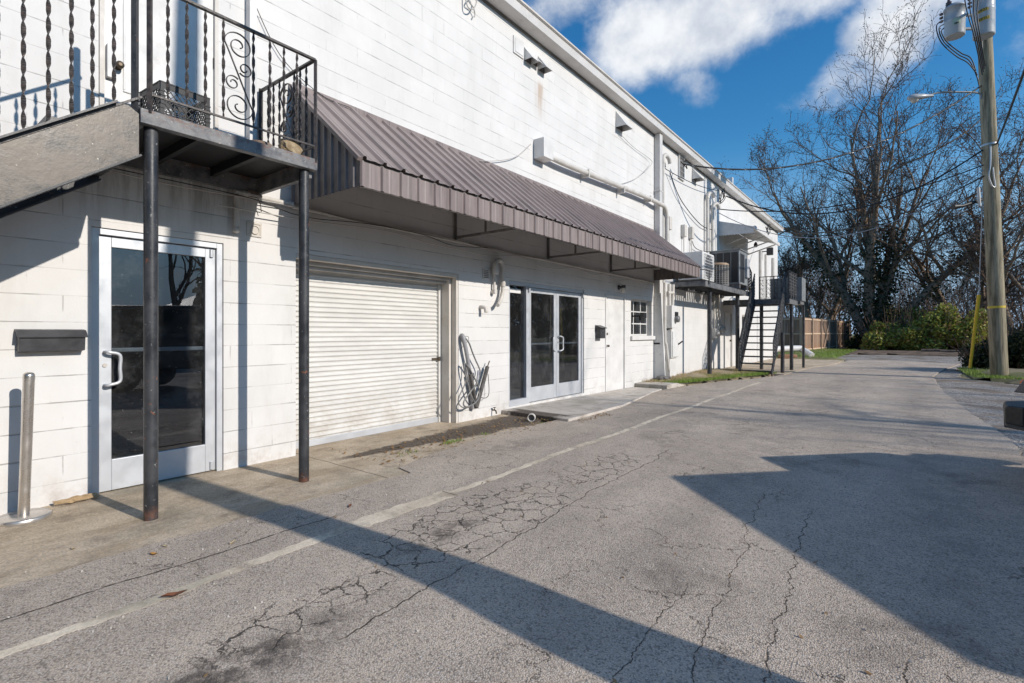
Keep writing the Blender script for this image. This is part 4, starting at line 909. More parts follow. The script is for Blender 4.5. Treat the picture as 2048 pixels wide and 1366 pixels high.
# bent vent pipes
qa = P(1003, 530, .10); yb_ = qa.y; z1 = P(1003, 522, .1).z; y2 = yb_-.02
t = thing('vent_pipe', (.08, yb_, 2.0), 'white pvc candy cane vent pipe left of the double glass door', 'pipe')
c = bez([(.08, yb_+.06, 2.03), (.08, yb_+.06, 2.30), (.08, yb_+.06, 2.34), (.085, yb_+.02, 2.405), (.09, yb_-.06, 2.42), (.09, yb_-.12, 2.38), (.09, yb_-.135, 2.33), (.09, yb_-.135, 2.27)], 5)
MB().tube(c, .036, 14).tube(bez([(.08, yb_+.06, 2.04), (.08, yb_+.05, 1.93), (.085, yb_+.0, 1.82), (.10, yb_-.07, 1.74), (.12, yb_-.12, 1.72)], 5), .030, 14).build('cane', M_PVC, t)
MB().cyl((.09, yb_-.135, 2.20), (.09, yb_-.135, 2.27), .055, 16).cyl((.09, yb_-.135, 2.27), (.09, yb_-.135, 2.35), .043, 16).cyl((.08, yb_+.06, 2.02), (.08, yb_+.06, 2.09), .042, 14).build('coupling', M_PVC, t)
MB().tube(bez([(.05, yb_-.115, 2.25), (.05, yb_-.115, 1.98), (.055, yb_-.115, 1.92)], 5), .020, 12).lathe((0, 0, 0), [(.03, 0), (.035, .01), (.035, .08)], 14, Matrix.Translation((.002, yb_-.115, 1.93)) @ Matrix.Rotation(R(90), 4, 'Y')).build('side_drop', M_PVC, t)
q = P(960, 617); MB().tube(bez([(.003, q.y, q.z+.02), (.06, q.y, q.z+.02), (.10, q.y+.01, q.z-.0), (.115, q.y+.01, q.z-.06)], 6), .03, 14).build('elbow_pipe', M_PVC, label='stubby white elbow pipe stub in the wall above the hanging cables', cat='pipe')
q = P(984, 824); t = thing('hose_tap', (.03, q.y, q.z), 'small rusty brass hose tap low on the wall by the dirt', 'tap')
MB().tube(bez([(.003, q.y, q.z+.03), (.05, q.y, q.z+.035), (.08, q.y, q.z+.02), (.088, q.y, q.z-.02)], 5), .012, 10).build('spout', M_BRASS, t)
MB().cyl((.05, q.y, q.z+.04), (.05, q.y, q.z+.075), .006, 8).cyl((.05, q.y, q.z+.07), (.05, q.y, q.z+.078), .024, 12).build('handle', M_BRASS, t)
q = G(1063, 838, .04); t = thing('pipe_stub', (q.x, q.y, .0), 'white round cleanout pipe stub lying beside the doorstep slab', 'pipe')
MB().lathe((0, 0, 0), [(.045, -.05), (.058, -.05), (.058, .04), (.046, .04), (.046, -.03)], 20, Matrix.Translation((q.x, q.y, .062)) @ Matrix.Rotation(R(-62), 4, 'Z') @ Matrix.Rotation(R(90), 4, 'Y')).build('pipe_ring', M_PVC, t)
MB().cyl((q.x-.008, q.y+.01, .062), (q.x, q.y, .062), .045, 16).build('plug', M_STRUT, t)
# bundle of cut refrigerant lines hanging from a hole
def W(px, py, x=.05): return P(px, py, x)
t = thing('refrigerant_lines', (.05, P(930, 700).y, P(930, 815).z), 'tangle of grey cut refrigerant lines and cables hanging from the wall', 'cable bundle')
MB().tube(bez([W(924, 671, .005), W(926, 674, .06), W(932, 700, .08), W(937, 730, .07), W(941, 760, .06), W(944, 790, .05), W(946, 817, .05)], 6), .030, 12).build('foam_line', M_GREYP, t)
MB().tube(bez([W(941, 748, .10), W(946, 775, .10), W(950, 800, .09), W(951, 816, .08)], 6), .026, 12).tube([W(975, 733, .08), W(953, 815, .10)], .030, 12).build('cut_foam', M_FOAM, t)
MB().tube([W(979, 722, .08), W(974, 736, .08)], .009, 8).build('copper_stub', M_BRASS, t)
hz = [[W(928, 673, .06), W(938, 686, .09), W(945, 705, .09), W(952, 722, .08), W(958, 735, .08), W(960, 745, .09), W(954, 765, .11), W(942, 782, .12), W(932, 796, .12), W(927, 806, .12), W(930, 813, .12), W(940, 812, .12), W(952, 804, .12), W(958, 792, .12), (W(958, 780, .12)), W(954, 766, .12), W(946, 750, .11), W(938, 735, .11), W(930, 727, .1), W(928, 728, .1), W(930, 745, .1), W(936, 768, .11), W(942, 790, .11), W(950, 806, .1)],
      [W(932, 728, .08), W(933, 750, .09), W(930, 768, .1), W(922, 785, .1), W(917, 797, .1), W(918, 808, .1), W(926, 815, .11), W(936, 815, .11), W(944, 808, .1)]]
MB().tube(bez(hz[0], 5), .011, 10).build('hose', varied('hose_grey', (.16, .16, .165), (.28, .275, .26), .5, 0, 9), t)
MB().tube(bez(hz[1], 5), .009, 8).build('hose', MATS['hose_grey'], t)
MB().tube(bez([W(976, 748, .07), W(978, 775, .08), W(977, 790, .08), W(971, 796, .08), W(962, 795, .09)], 6), .005, 6).build('thin_cable', M_CABLE, t)
MB().tube(bez([W(925, 673, .05), W(936, 673, .08), W(937, 680, .08), W(934, 684, .08), W(928, 690, .07), W(922, 698, .05)], 5), .0035, 6).build('thin_cable', M_CABLE, t)
MB().tube([W(957, 741, .09), W(953, 775, .1)], .016, 10).build('tape_wrap', varied('tape', (.36, .37, .41), (.46, .47, .5), .5, 0, 9), t)
q = P(923, 672); MB().lathe((0, 0, 0), [(.045, 0), (.04, .015), (.02, .022)], 16, Matrix.Translation((.002, q.y, q.z)) @ Matrix.Rotation(R(90), 4, 'Y')).build('wall_putty', M_PVC, t)
# wall lamp by the plain door
q = P(1237, 575); t = thing('wall_lamp', (0, q.y, q.z), 'dark bronze wall lamp with glass jar above the plain white door', 'wall lamp')
MB().lathe((0, 0, 0), [(.055, 0), (.055, .02), (.03, .04), (.022, .10)], 16, Matrix.Translation((.002, q.y, q.z)) @ Matrix.Rotation(R(90), 4, 'Y')).cyl((.12, q.y, q.z+.045), (.12, q.y, q.z-.02), .05, 16).build('holder', M_BLKM, t)
MB().lathe((.12, q.y, q.z-.12), [(.03, 0), (.045, .01), (.048, .10)], 16).build('glass_jar', mat('frosted_glass', (.55, .52, .46), .25), t)
# junction boxes and the dark flood lamps
for (px, py, x, lab) in ((1281, 632, .0, 'black floodlight bracket hanging before the nine pane window'), (1346, 630, .0, 'black floodlight beside the painted electric box')):
    q = P(px, py, .12); t = thing('floodlight', (.12, q.y, q.z), lab, 'floodlight')
    MB().box(.14, .24, q.y-.09, q.y+.09, q.z-.05, q.z+.08).build('lamp_head', M_DARK, t, bevel=.01)
    MB().bar((-.11 if px < 1300 else .0, q.y, q.z), (.15, q.y, q.z), .035, .035).bar((.12, q.y-.03, q.z-.16), (.12, q.y-.03, q.z), .03, .05).build('arm', M_DARK, t)
# rusty little camera box left under the landing
q = P(507, 388, .08); t = thing('junction_box', (.05, q.y, q.z), 'small brown junction box on the wall just below the landing corner', 'junction box'); MB().box(.003, .07, q.y-.05, q.y+.05, q.z-.03, q.z+.035).build('box', M_BRICK, t, bevel=.004); MB().tube(bez([(.05, q.y+.04, q.z), (.07, q.y+.07, q.z-.08), (.05, q.y+.09, q.z-.16)], 6), .004, 6).build('lead', M_CABLE, t)
# big conduit across the upper wall from a box to the downspout
q = P(1076, 302); e = P(1312, 412); t = thing('wall_conduit', (0, q.y, q.z), 'thick white conduit running from a wall box across the upper wall', 'conduit')
MB().box(.002, .22, q.y-.14, q.y+.16, q.z-.17, q.z+.16).build('box', M_WHITE, t, bevel=.006)
zq = (q.z+e.z)/2
MB().tube(bez([(.12, q.y+.16, q.z-.07), (.13, q.y+1.0, q.z-.06), (.13, e.y-1.2, e.z), (.16, e.y-.3, e.z), (.16, e.y+.15, e.z-.02), (.16, e.y+.32, e.z-.22), (.16, e.y+.34, e.z-.5), (.16, e.y+.34, 2.75)], 7), .055, 14).build('pipe_run', M_PVC, t)
for yy, z_ in ((q.y+1.5, q.z-.05), (q.y+3.1, q.z-.02), (q.y+4.6, e.z)): MB().box(.002, .19, yy-.02, yy+.02, z_-.07, z_+.07).build('clamp', M_PVC, t)
MB().tube(bez([W(1062, 288, .02), W(1035, 312, .05), W(1000, 321, .05), W(960, 322, .04)], 6), .006, 6).build('cable', M_CABLEW, label='loose pale cable drooping left from the conduit box above the awning', cat='cable')
MB().tube(bez([W(1240, 267, .05), W(1268, 295, .04), W(1300, 318, .06), W(1302, 330, .08), W(1275, 355, .05), W(1240, 368, .04), W(1205, 367, .04)], 6), .006, 6).build('cable', M_CABLEW, label='thin cable curving from the large vent hood to the downspout', cat='cable')
MB().tube(bez([W(498, -20, .03), W(560, 110, .03), W(640, 188, .03), W(700, 215, .04)], 6), .004, 6).build('cable', M_CABLE, label='thin cable slanting down the wall behind the landing railing', cat='cable')
pts = [W(930, -8, .05), W(936, 14, .09), W(946, 18, .09), W(953, 4, .09), W(947, -8, .08), W(938, 2, .09), W(946, 14, .07), W(950, 28, .05), W(948, 34, .05)]
MB().tube(bez(pts, 6), .010, 8).build('cable_coil', M_CABLEW, label='coil of pale cable hanging high on the wall at the top edge', cat='cable')
MB().box(.002, .09, P(495, 0).y-.02, P(505, 0).y, 2.9, WZ-.02).build('wall_channel', M_WHITE, label='narrow white vertical channel on the wall right of the upper door', cat='conduit')
# downspout between the two sections
t = thing('downspout', (.06, 12.75, 0), 'wide white square downspout from the eave to the ground', 'downspout')
MB().box(.003, .16, 12.62, 12.80, .10, WZ-.01).build('pipe', M_EAVE, t, bevel=.01)
for z_ in (1.0, 2.9, 4.9): MB().box(.002, .168, 12.60, 12.82, z_, z_+.04).build('strap', M_EAVE, t)
MB().prism([(.003, 12.60, 2.3), (.19, 12.60, 2.3), (.30, 12.60, .10), (.003, 12.60, .10)], (0, .05, 0)).build('guard', M_WHITE, t)
rock('splash_block', (.27, 12.55, .09), .30, .42, .12, 3, M_STRUT, 'dark rubber splash block at the foot of the white downspout', 'splash block')
# meter gear right of the downspout
t = thing('electric_meter', (.0, 13.6, 1.3), 'white painted electric meter boxes and conduits right of the downspout', 'electric meter')
MB().box(.003, .20, 13.35, 13.75, 1.42, 2.02).build('meter_box', M_WHITE, t, bevel=.008)
MB().lathe((0, 0, 0), [(.09, 0), (.09, .05), (.08, .10), (.03, .11)], 20, Matrix.Translation((.20, 13.62, 1.66)) @ Matrix.Rotation(R(90), 4, 'Y')).build('meter_dial', mat('meter_grey', (.18, .18, .18), .3), t)
MB().box(.003, .17, 13.4, 13.95, .62, 1.36).box(.17, .19, 13.45, 13.9, .65, 1.33).build('panel_box', M_WHITE, t, bevel=.006)
MB().box(.003, .12, 13.42, 13.92, .0, .61).build('lower_chase', M_WHITE, t)
b = MB(); b.cyl((.10, 13.42, 2.02), (.10, 13.42, 2.6), .05, 12); b.cyl((.10, 13.65, 2.02), (.10, 13.70, 2.6), .05, 12); b.tube(bez([(.10, 13.1, 2.62), (.10, 13.1, 1.2), (.12, 13.15, .95), (.14, 13.25, .42), (.14, 13.3, .30)], 6), .045, 12); b.cyl((.09, 13.55, 1.36), (.09, 13.55, 1.42), .045, 12); b.cyl((.12, 13.25, 2.35), (.12, 13.8, 2.38), .04, 10); b.build('conduit', M_PVC, t)
MB().cyl((.2, 13.85, .98), (.28, 13.93, 1.06), .02, 8).build('switch_handle', M_DARK, t)
# small boxes and masts on the upper smooth wall
for (px, py, h, lab) in ((1337, 447, .34, 'grey utility box, left of the three on the upper smooth wall'), (1367, 462, .34, 'grey utility box, middle of the three, on a thin vertical pipe'), (1382, 466, .34, 'grey utility box, right of the three, with a cable to the big unit')):
    q = P(px, py, .05); t = thing('utility_box', (.0, q.y, q.z), lab, 'utility box', 'three utility boxes on the upper wall')
    MB().box(.003, .12, q.y-.09, q.y+.09, q.z-h/2, q.z+h/2).build('box', M_CREAM, t, bevel=.008)
    MB().tube([(.06, q.y, q.z-h/2), (.06, q.y+.02, 3.4 if px > 1340 else q.z-.55)], .018, 8).build('lead_pipe', M_CREAM, t)
q = P(1326, 300, .08); t = thing('service_mast', (.08, q.y, 3.0), 'tall white service mast pipe with hooked head right of the downspout', 'service mast')
MB().cyl((.08, q.y, 2.6), (.08, q.y, 5.75), .045, 12).build('mast', M_PVC, t)
MB().tube(bez([(.08, q.y, 5.72), (.08, q.y+.02, 5.88), (.10, q.y+.16, 5.98), (.12, q.y+.32, 5.92), (.13, q.y+.38, 5.80)], 6), .055, 12).build('weather_head', M_PVC, t)
for (px, z1, lab) in ((1415, 5.6, 'white mast pipe nearest the far white awning, first of a pair'), (1425, 5.35, 'white mast pipe nearest the far white awning, second of a pair')):
    q = P(px, 420, .1); t = thing('service_mast', (.1, q.y, 2.0), lab, 'service mast')
    MB().cyl((.1, q.y, 3.3), (.1, q.y, z1), .055, 12).build('mast', M_PVC, t)
    MB().tube(bez([(.1, q.y, z1-.02), (.12, q.y+.05, z1+.13), (.2, q.y+.16, z1+.18), (.25, q.y+.24, z1+.04)], 6), .065, 12).build('weather_head', M_PVC, t)
for k, (px, w_) in enumerate(((1470, .05), (1521, .06), (1532, .04), (1546, .07))):
    q = P(px, 500, .06); MB().cyl((.06, q.y, 2.7), (.06, q.y, 4.9 if k else 4.4), w_, 10).build('conduit', M_PVC, label=['white conduit behind the big cooling unit', 'white conduit right of the far awning door', 'thin white conduit second from the far building corner', 'thick white conduit at the far building corner'][k], cat='conduit')
# conduits and meters below the platform
t = thing('electric_meter', (.0, P(1432, 600).y, 1.2), 'cluster of white conduits and meters under the far platform', 'electric meter')
b = MB(); yy = P(1425, 600).y
for k, (dy, z0_, z1_) in enumerate(((0, 1.2, 2.6), (.25, 1.3, 2.6), (.5, 1.5, 2.6))): b.tube(bez([(.06, yy+dy, z1_), (.06, yy+dy, 2.0), (.08, yy+dy+.1*math.sin(k), 1.7), (.08, yy+dy, z0_)], 5), .035, 10)
b.build('conduit', M_PVC, t)
for dy, z_ in ((.0, 1.28), (.5, 1.38), (.78, 1.42)):
    MB().box(.003, .13, yy+dy-.12, yy+dy+.12, z_-.17, z_+.15).build('meter_box', M_PVC, t, bevel=.01)
    MB().lathe((0, 0, 0), [(.08, 0), (.08, .06), (.06, .09)], 14, Matrix.Translation((.13, yy+dy, z_)) @ Matrix.Rotation(R(90), 4, 'Y')).build('meter_dial', M_PVC, t)

# ---------------------------------------------------------------- far platform, cooling units, far stair
PX, PZ = .95, 2.68
t = thing('equipment_platform', (.5, 14, 0), 'black steel platform on posts carrying the cooling units', 'platform')
PY0, PY1 = 13.75, 18.9
b = MB(); b.box(PX-.05, PX, PY0, PY1, PZ-.16, PZ-.02); b.box(.003, .05, PY0, PY1, PZ-.16, PZ-.02); b.box(.05, PX-.05, PY0, PY0+.05, PZ-.14, PZ-.02)
b.build('frame', M_BEAM, t)
for k in range(1, 11): y_ = PY0+k*.5; MB().box(.05, PX-.05, y_-.025, y_+.025, PZ-.12, PZ-.03).build('joist', M_BLACK, t)
b = MB(); [b.box(.02, PX, PY0+k*.16, PY0+k*.16+.10, PZ-.019, PZ) for k in range(int((PY1-PY0)/.16))]; b.build('grating', M_BLACK, t)
for (px, x_) in ((1419, .72), (1475, .74)):
    q = P(px, 600, x_); MB().cyl((x_, q.y, .0), (x_, q.y, PZ-.15), .062, 14).build('post', M_BLACK, t)
q = P(1419, 560, .95); MB().tube([(.97, q.y-.1, PZ-.1), (.97, q.y-.1, PZ+.28), (.75, q.y-.35, PZ+.30)], .018, 8).build('rail_stub', M_BLACK, t)
def louver(mb, x0, x1, z0, z1, y): pass
# white box condenser
y0, y1 = 14.05, 15.1; z0, z1 = PZ+.06, 3.50; x0, x1 = .12, .78
t = thing('air_conditioner', (.45, 14.5, PZ), 'white box condenser with a wire grille at the platform corner', 'air conditioner')
MB().box(x0, x1, y0, y1, z0, z1).build('casing', M_WHITE, t, bevel=.015)
MB().box(x0+.02, x1-.02, y0+.05, y0+.15, PZ, z0).box(x0+.02, x1-.02, y1-.15, y1-.05, PZ, z0).build('feet', M_STRUT, t)
MB().cyl((x1-.006, (y0+y1)/2+.02, (z0+z1)/2), (x1+.006, (y0+y1)/2+.02, (z0+z1)/2), .34, 28).build('fan_opening', M_DARK, t)
b = MB()
for k in range(9): zz = z0+.06+k*(z1-z0-.12)/8; b.bar((x1+.025, y0+.1, zz), (x1+.025, y1-.08, zz), .012, .010)
for k in range(9): yy = y0+.1+k*(y1-y0-.18)/8; b.bar((x1+.022, yy, z0+.06), (x1+.022, yy, z1-.06), .012, .010, (1, 0, 0))
b.build('grille', M_WHITE, t)
# round condenser
q = P(1442, 560, .60); cx, cy = .62, 16.2
t = thing('air_conditioner', (cx, cy, PZ), 'round grey condenser with wire cage between the box units', 'air conditioner')
MB().lathe((cx, cy, PZ+.05), [(.24, 0), (.24, .60)], 28).build('coil', mat('coil', (.10, .09, .085), .6), t)
MB().lathe((cx, cy, PZ), [(.27, 0), (.27, .06), (.25, .07)], 28).build('base', M_STRUT, t)
MB().lathe((cx, cy, PZ+.65), [(.275, 0), (.275, .035), (.22, .07), (.08, .085)], 28).build('top_cap', varied('tan_cap', (.36, .24, .15), (.45, .33, .22), .5, 0, 6), t)
b = MB()
for k in range(20): a = 2*math.pi*k/20; b.bar((cx+.268*math.cos(a), cy+.268*math.sin(a), PZ+.06), (cx+.268*math.cos(a), cy+.268*math.sin(a), PZ+.65), .012, .008)
for k in range(9): b.tube([(cx+.27*math.cos(a), cy+.27*math.sin(a), PZ+.12+k*.062) for a in [2*math.pi*j/20 for j in range(21)]], .005, 4, False)
b.build('wire_cage', varied('cage', (.34, .33, .31), (.44, .43, .41), .5, 0, 6), t)
# big packaged unit
M_UNIT = varied('unit_grey', (.20, .215, .22), (.28, .295, .30), .45, 0, 4)
x0, x1, y0, y1, z0, z1 = .06, 1.02, 16.95, 18.0, PZ+.14, 3.88
t = thing('air_conditioner', (.5, 17.4, PZ), 'large dark grey packaged cooling unit with tall louvred panels', 'air conditioner')
MB().box(x0, x1, y0, y1, z0, z1).build('casing', M_UNIT, t, bevel=.01)
for k in range(4): w_ = (x1-x0-.06)/4; a = x0+.03+k*w_; MB().box(a+.012, a+w_-.012, y0-.006, y0-.001, z0+.05, z1-.06).build('louvre_panel', mat('louvre_black', (.018, .019, .022), .5), t)
for k in range(3): w_ = (y1-y0-.5)/3; a = y0+.08+k*w_; MB().box(x1+.001, x1+.006, a+.02, a+w_-.02, z0+.06, z1-.10).build('louvre_panel', MATS['louvre_black'], t)
MB().box(x0-.02, x1+.03, y0-.03, y1+.03, z1, z1+.03).build('lid', M_UNIT, t)
MB().box(x1, x1+.07, y1-.35, y1-.05, z0+.25, z1-.2).build('control_box', varied('unit_light', (.42, .43, .44), (.5, .5, .5), .5, 0, 4), t, bevel=.008)
MB().box(x0, x1, y0+.02, y0+.12, PZ, z0).box(x0, x1, y1-.12, y1-.02, PZ, z0).build('skid', M_BEAM, t)
MB().tube(bez([W(1384, 482, .06), W(1390, 495, .08), W(1404, 502, .1), W(1420, 503, .2)], 6), .010, 8).build('cable', M_CABLE, label='black cable from the right utility box down to the big cooling unit', cat='cable')
for k, (yy, x_) in enumerate(((18.25, .5), (18.42, .75))):
    MB().bar((x_-.35, yy, PZ+.07), (x_+.3, yy+.02, PZ+.08), .08, .06).build('yellow_block', mat('yellow_paint', (.62, .38, .03), .6), label=['yellow timber block lying on the platform beside the big unit', 'second yellow timber block lying at the platform outer edge'][k], cat='timber')
# far landing and stair coming down towards the camera
t = thing('metal_staircase', (1.6, 17.5, 0), 'far black steel open tread stair descending from the equipment platform', 'staircase')
FZ, FX0, FX1, FY0, FY1 = 2.42, .96, 2.12, 18.72, 20.3
b = MB(); b.box(FX0-.9, FX1, FY0, FY0+.06, FZ-.17, FZ-.02); b.box(FX1-.06, FX1, FY0+.06, FY1, FZ-.17, FZ-.02); b.box(FX0-.9, FX1, FY1, FY1+.06, FZ-.17, FZ-.02); b.build('landing_frame', M_BEAM, t)
MB().box(FX0-.9, FX1, FY0, FY1, FZ-.019, FZ).build('landing_deck', M_BLACK, t)
for (px, x_, zt) in ((1565, 2.04, 1.3), (1583, 2.06, FZ-.15), (1523, 1.2, FZ-.15)):
    q = P(px, 640, x_); MB().cyl((x_, q.y, 0), (x_, q.y, zt), .058, 14).build('post', M_BLACK, t)
SB = Vector((0, 16.55, .04)); ST = Vector((0, FY0, FZ))
for x_ in (1.10, 2.0): MB().bar((x_, SB.y, SB.z+.02), (x_, ST.y, ST.z-.05), .035, .17).build('stringer', M_BLACK, t)
for k in range(11):
    f_ = (k+.55)/11.6; y_ = SB.y+(ST.y-SB.y)*f_; z_ = SB.z+(ST.z-SB.z)*f_
    MB().box(1.12, 1.98, y_-.10, y_+.12, z_-.02, z_+.018).build('tread', M_BLACK, t)
def grille_rail(x_, pa, pb, h, name='railing', nb=None, axis='y'):
    pa, pb = Vector(pa), Vector(pb); up = Vector((0, 0, 1)); b = MB()
    b.bar(pa+up*h, pb+up*h, .035, .025).bar(pa+up*.12, pb+up*.12, .02, .015); rr = b.build(name, M_BLACK, t)
    n = nb or max(3, int((pb-pa).length/.11))
    for k in range(n+1):
        q = pa.lerp(pb, k/n)
        if k % 4 == 0: MB().bar(q, q+up*h, .025, .025).build('baluster', M_BLACK, rr)
        else: MB().twist(q+up*.12, q+up*h, .026, .009, .2).build('baluster', M_BLACK, rr)
    b = MB(); d = (pb-pa)/n
    for k in range(n):
        if k % 2: continue
        c = pa+d*(k+.5)
        for j in range(4):
            z_ = .22+j*(h-.3)/3.6
            b.tube([c+d.normalized()*.05*math.cos(a)+up*(z_+.07*math.sin(a)) for a in [2*math.pi*i/12 for i in range(11)]], .007, 5)
    b.build('scroll', M_BLACK, rr)
grille_rail(0, (1.08, SB.y+.15, .16), (1.08, ST.y, FZ), .86)
grille_rail(0, (2.02, SB.y+.15, .16), (2.02, ST.y, FZ), .86)
grille_rail(0, (FX1-.02, FY0, FZ), (FX1-.02, FY1, FZ), .9); grille_rail(0, (.9, FY1+.03, FZ), (FX1-.04, FY1+.03, FZ), .9)
grille_rail(0, (FX0+.02, FY0+.0, FZ), (FX0+.02, FY0-.5, FZ+.25), .9, nb=4)
y_ = FY1+.05; t2 = thing('cooling_condenser', (1.9, y_+.5, FZ), 'flat grey metal cabinet standing behind the far landing railing', 'cabinet')
MB().box(1.25, 2.25, FY1+.12, FY1+.95, FZ+.0, FZ+.82).build('casing', M_UNIT, t2, bevel=.01); MB().box(1.2, 2.2, FY1+.12, FY1+.95, FZ-.12, FZ-.002).build('shelf', M_BEAM, t2)
MB().cyl((2.2, FY1+.8, .02), (2.2, FY1+.8, FZ-.12), .045, 10).build('leg', M_BLACK, t2)
# far white awning
a0, a1, ax, zt_, zf = 18.4, 22.6, 1.12, 5.12, 4.80
t = thing('awning', (0, a0, zf), 'small white ribbed patio awning over the far upper door', 'awning')
ribbed((.01, a0, zt_), (ax, a0, zf), (0, 1, 0), a1-a0, .15, .03, .06, Vector((.3, 0, 1)).normalized()).build('roof_sheet', M_WHITE, t)
MB().box(ax, ax+.05, a0-.02, a1+.02, zf-.07, zf+.05).build('fascia', M_WHITE, t, bevel=.005)
b = MB(); n = 12; vs = []
for k in range(n*4+1): x_ = ax*k/(n*4); vs += [(x_, a0-.012, zt_+.03+(zf-zt_)*x_/ax), (x_, a0-.012, 4.66-.02*x_-.035*abs(math.sin(math.pi*k/4)))]
b.add(vs, [(2*i, 2*i+1, 2*i+3, 2*i+2) for i in range(n*4)]); sp_ = b.build('side_valance', M_WHITE, t); sp_.modifiers.new('solid', 'SOLIDIFY').thickness = .008
for y_ in (19.2, 20.2, 21.3, 22.3): MB().bar((.02, y_, 4.45), (ax-.05, y_, zf-.04), .04, .04).build('bracket', M_WHITE, t)
MB().lathe((.5, 21.6, 4.62), [(.05, 0), (.07, .03), (.07, .12), (.03, .2)], 12).build('lamp', M_DARK, t)
# security lamp at the far corner, cable knots
q = P(1541, 502, .35); t = thing('floodlight', tuple(q), 'dark twin floodlight at the far corner below the white awning', 'floodlight'); MB().box(.2, .45, q.y-.1, q.y+.1, q.z-.18, q.z+.15).build('lamp_head', M_DARK, t, bevel=.02); MB().bar((.0, q.y, q.z), (.2, q.y, q.z), .04, .04).build('arm', M_DARK, t)
def knot(px, py, x_, r, n, lab, seed):
    rg = random.Random(seed); c = P(px, py, x_); pts = []
    for k in range(n): a = k*2.1; pts.append(c+Vector((rg.uniform(-.1, .1), r*math.cos(a)*rg.uniform(.6, 1), r*math.sin(a)*rg.uniform(.6, 1.1))))
    MB().tube(bez(pts, 6), .013, 6).build('cable_knot', M_CABLE, label=lab, cat='cable')
knot(1446, 392, .35, .28, 9, 'tangled black cable loops at the roof edge above the far awning', 3)
knot(1536, 462, .4, .30, 9, 'tangled cable loops at the far end of the roof', 5)
knot(1368, 330, .35, .16, 5, 'black cable loops hanging from the service mast head', 8)
# white drain pipe from the far corner
c = bez([V(1540, 700, 25.2), V(1560, 698, 25.4), V(1598, 697, 25.6), V(1606, 700, 25.5), V(1624, 711, 25.0)], 6)
MB().tube(c, .15, 14).build('drain_pipe', M_WHITE, label='thick white drain pipe bending down onto the grass by the fence', cat='pipe')
q = V(1575, 714, 25.2); rock('timber_stack', (q.x, q.y, .02), .9, .3, .22, 6, M_FENCE, 'low pile of old timber under the white drain pipe', 'timber', .6)

# ---------------------------------------------------------------- utility pole, transformers, wires
Zp = 14.0
pb, pt = V(1998.5, 748, Zp), V(1964, -60, Zp); pdir = (pt-pb).normalized()
pb0 = pb-pdir*.3; ptop = pb+pdir*11.6
def pz(py, dx=0, dZ=0):
    t_ = (748-py)/808; return V(1998.5-34.5*t_+dx, py, Zp+dZ)
t = thing('utility_pole', tuple(pb0), 'weathered wooden utility pole leaning left at the right of the road', 'utility pole')
MB().tube([pb0, pb+pdir*3, pb+pdir*7, ptop], [.190, .180, .163, .148], 28).build('pole', M_POLE, t)
def ring(py, r, h, mt, nm):
    c = pz(py); MB().cyl(c-pdir*h/2, c+pdir*h/2, r, 24).build(nm, mt, t)
ring(614, .188, .06, mat('yellow_tag', (.70, .52, .06), .5), 'yellow_band'); ring(290, .174, .05, M_WIRE, 'clamp_band')
b = MB(); b.tube([pz(y_, -6+2*math.sin(y_*.05), -.19) for y_ in range(120, -60, -20)], .03, 8); b.build('riser_conduit', M_CABLE, t)
b = MB(); b.tube(bez([pz(290, 2, -.2), pz(330, 0, -.21), pz(352, -4, -.2), pz(372, 2, -.2), pz(372, 8, -.2), pz(352, 6, -.2), pz(335, 5, -.2)], 6), .018, 6); b.build('ground_loop', M_WIRE, t)
MB().cyl(pz(375, -26, -.1), pz(412, -25, -.1), .035, 12).build('splice_case', M_CREAM, t)
MB().tube([pz(400, -22), pz(412, -60), pz(414, -78)], [.05, .05, .08], 8).build('splice_closure', M_CABLE, t)
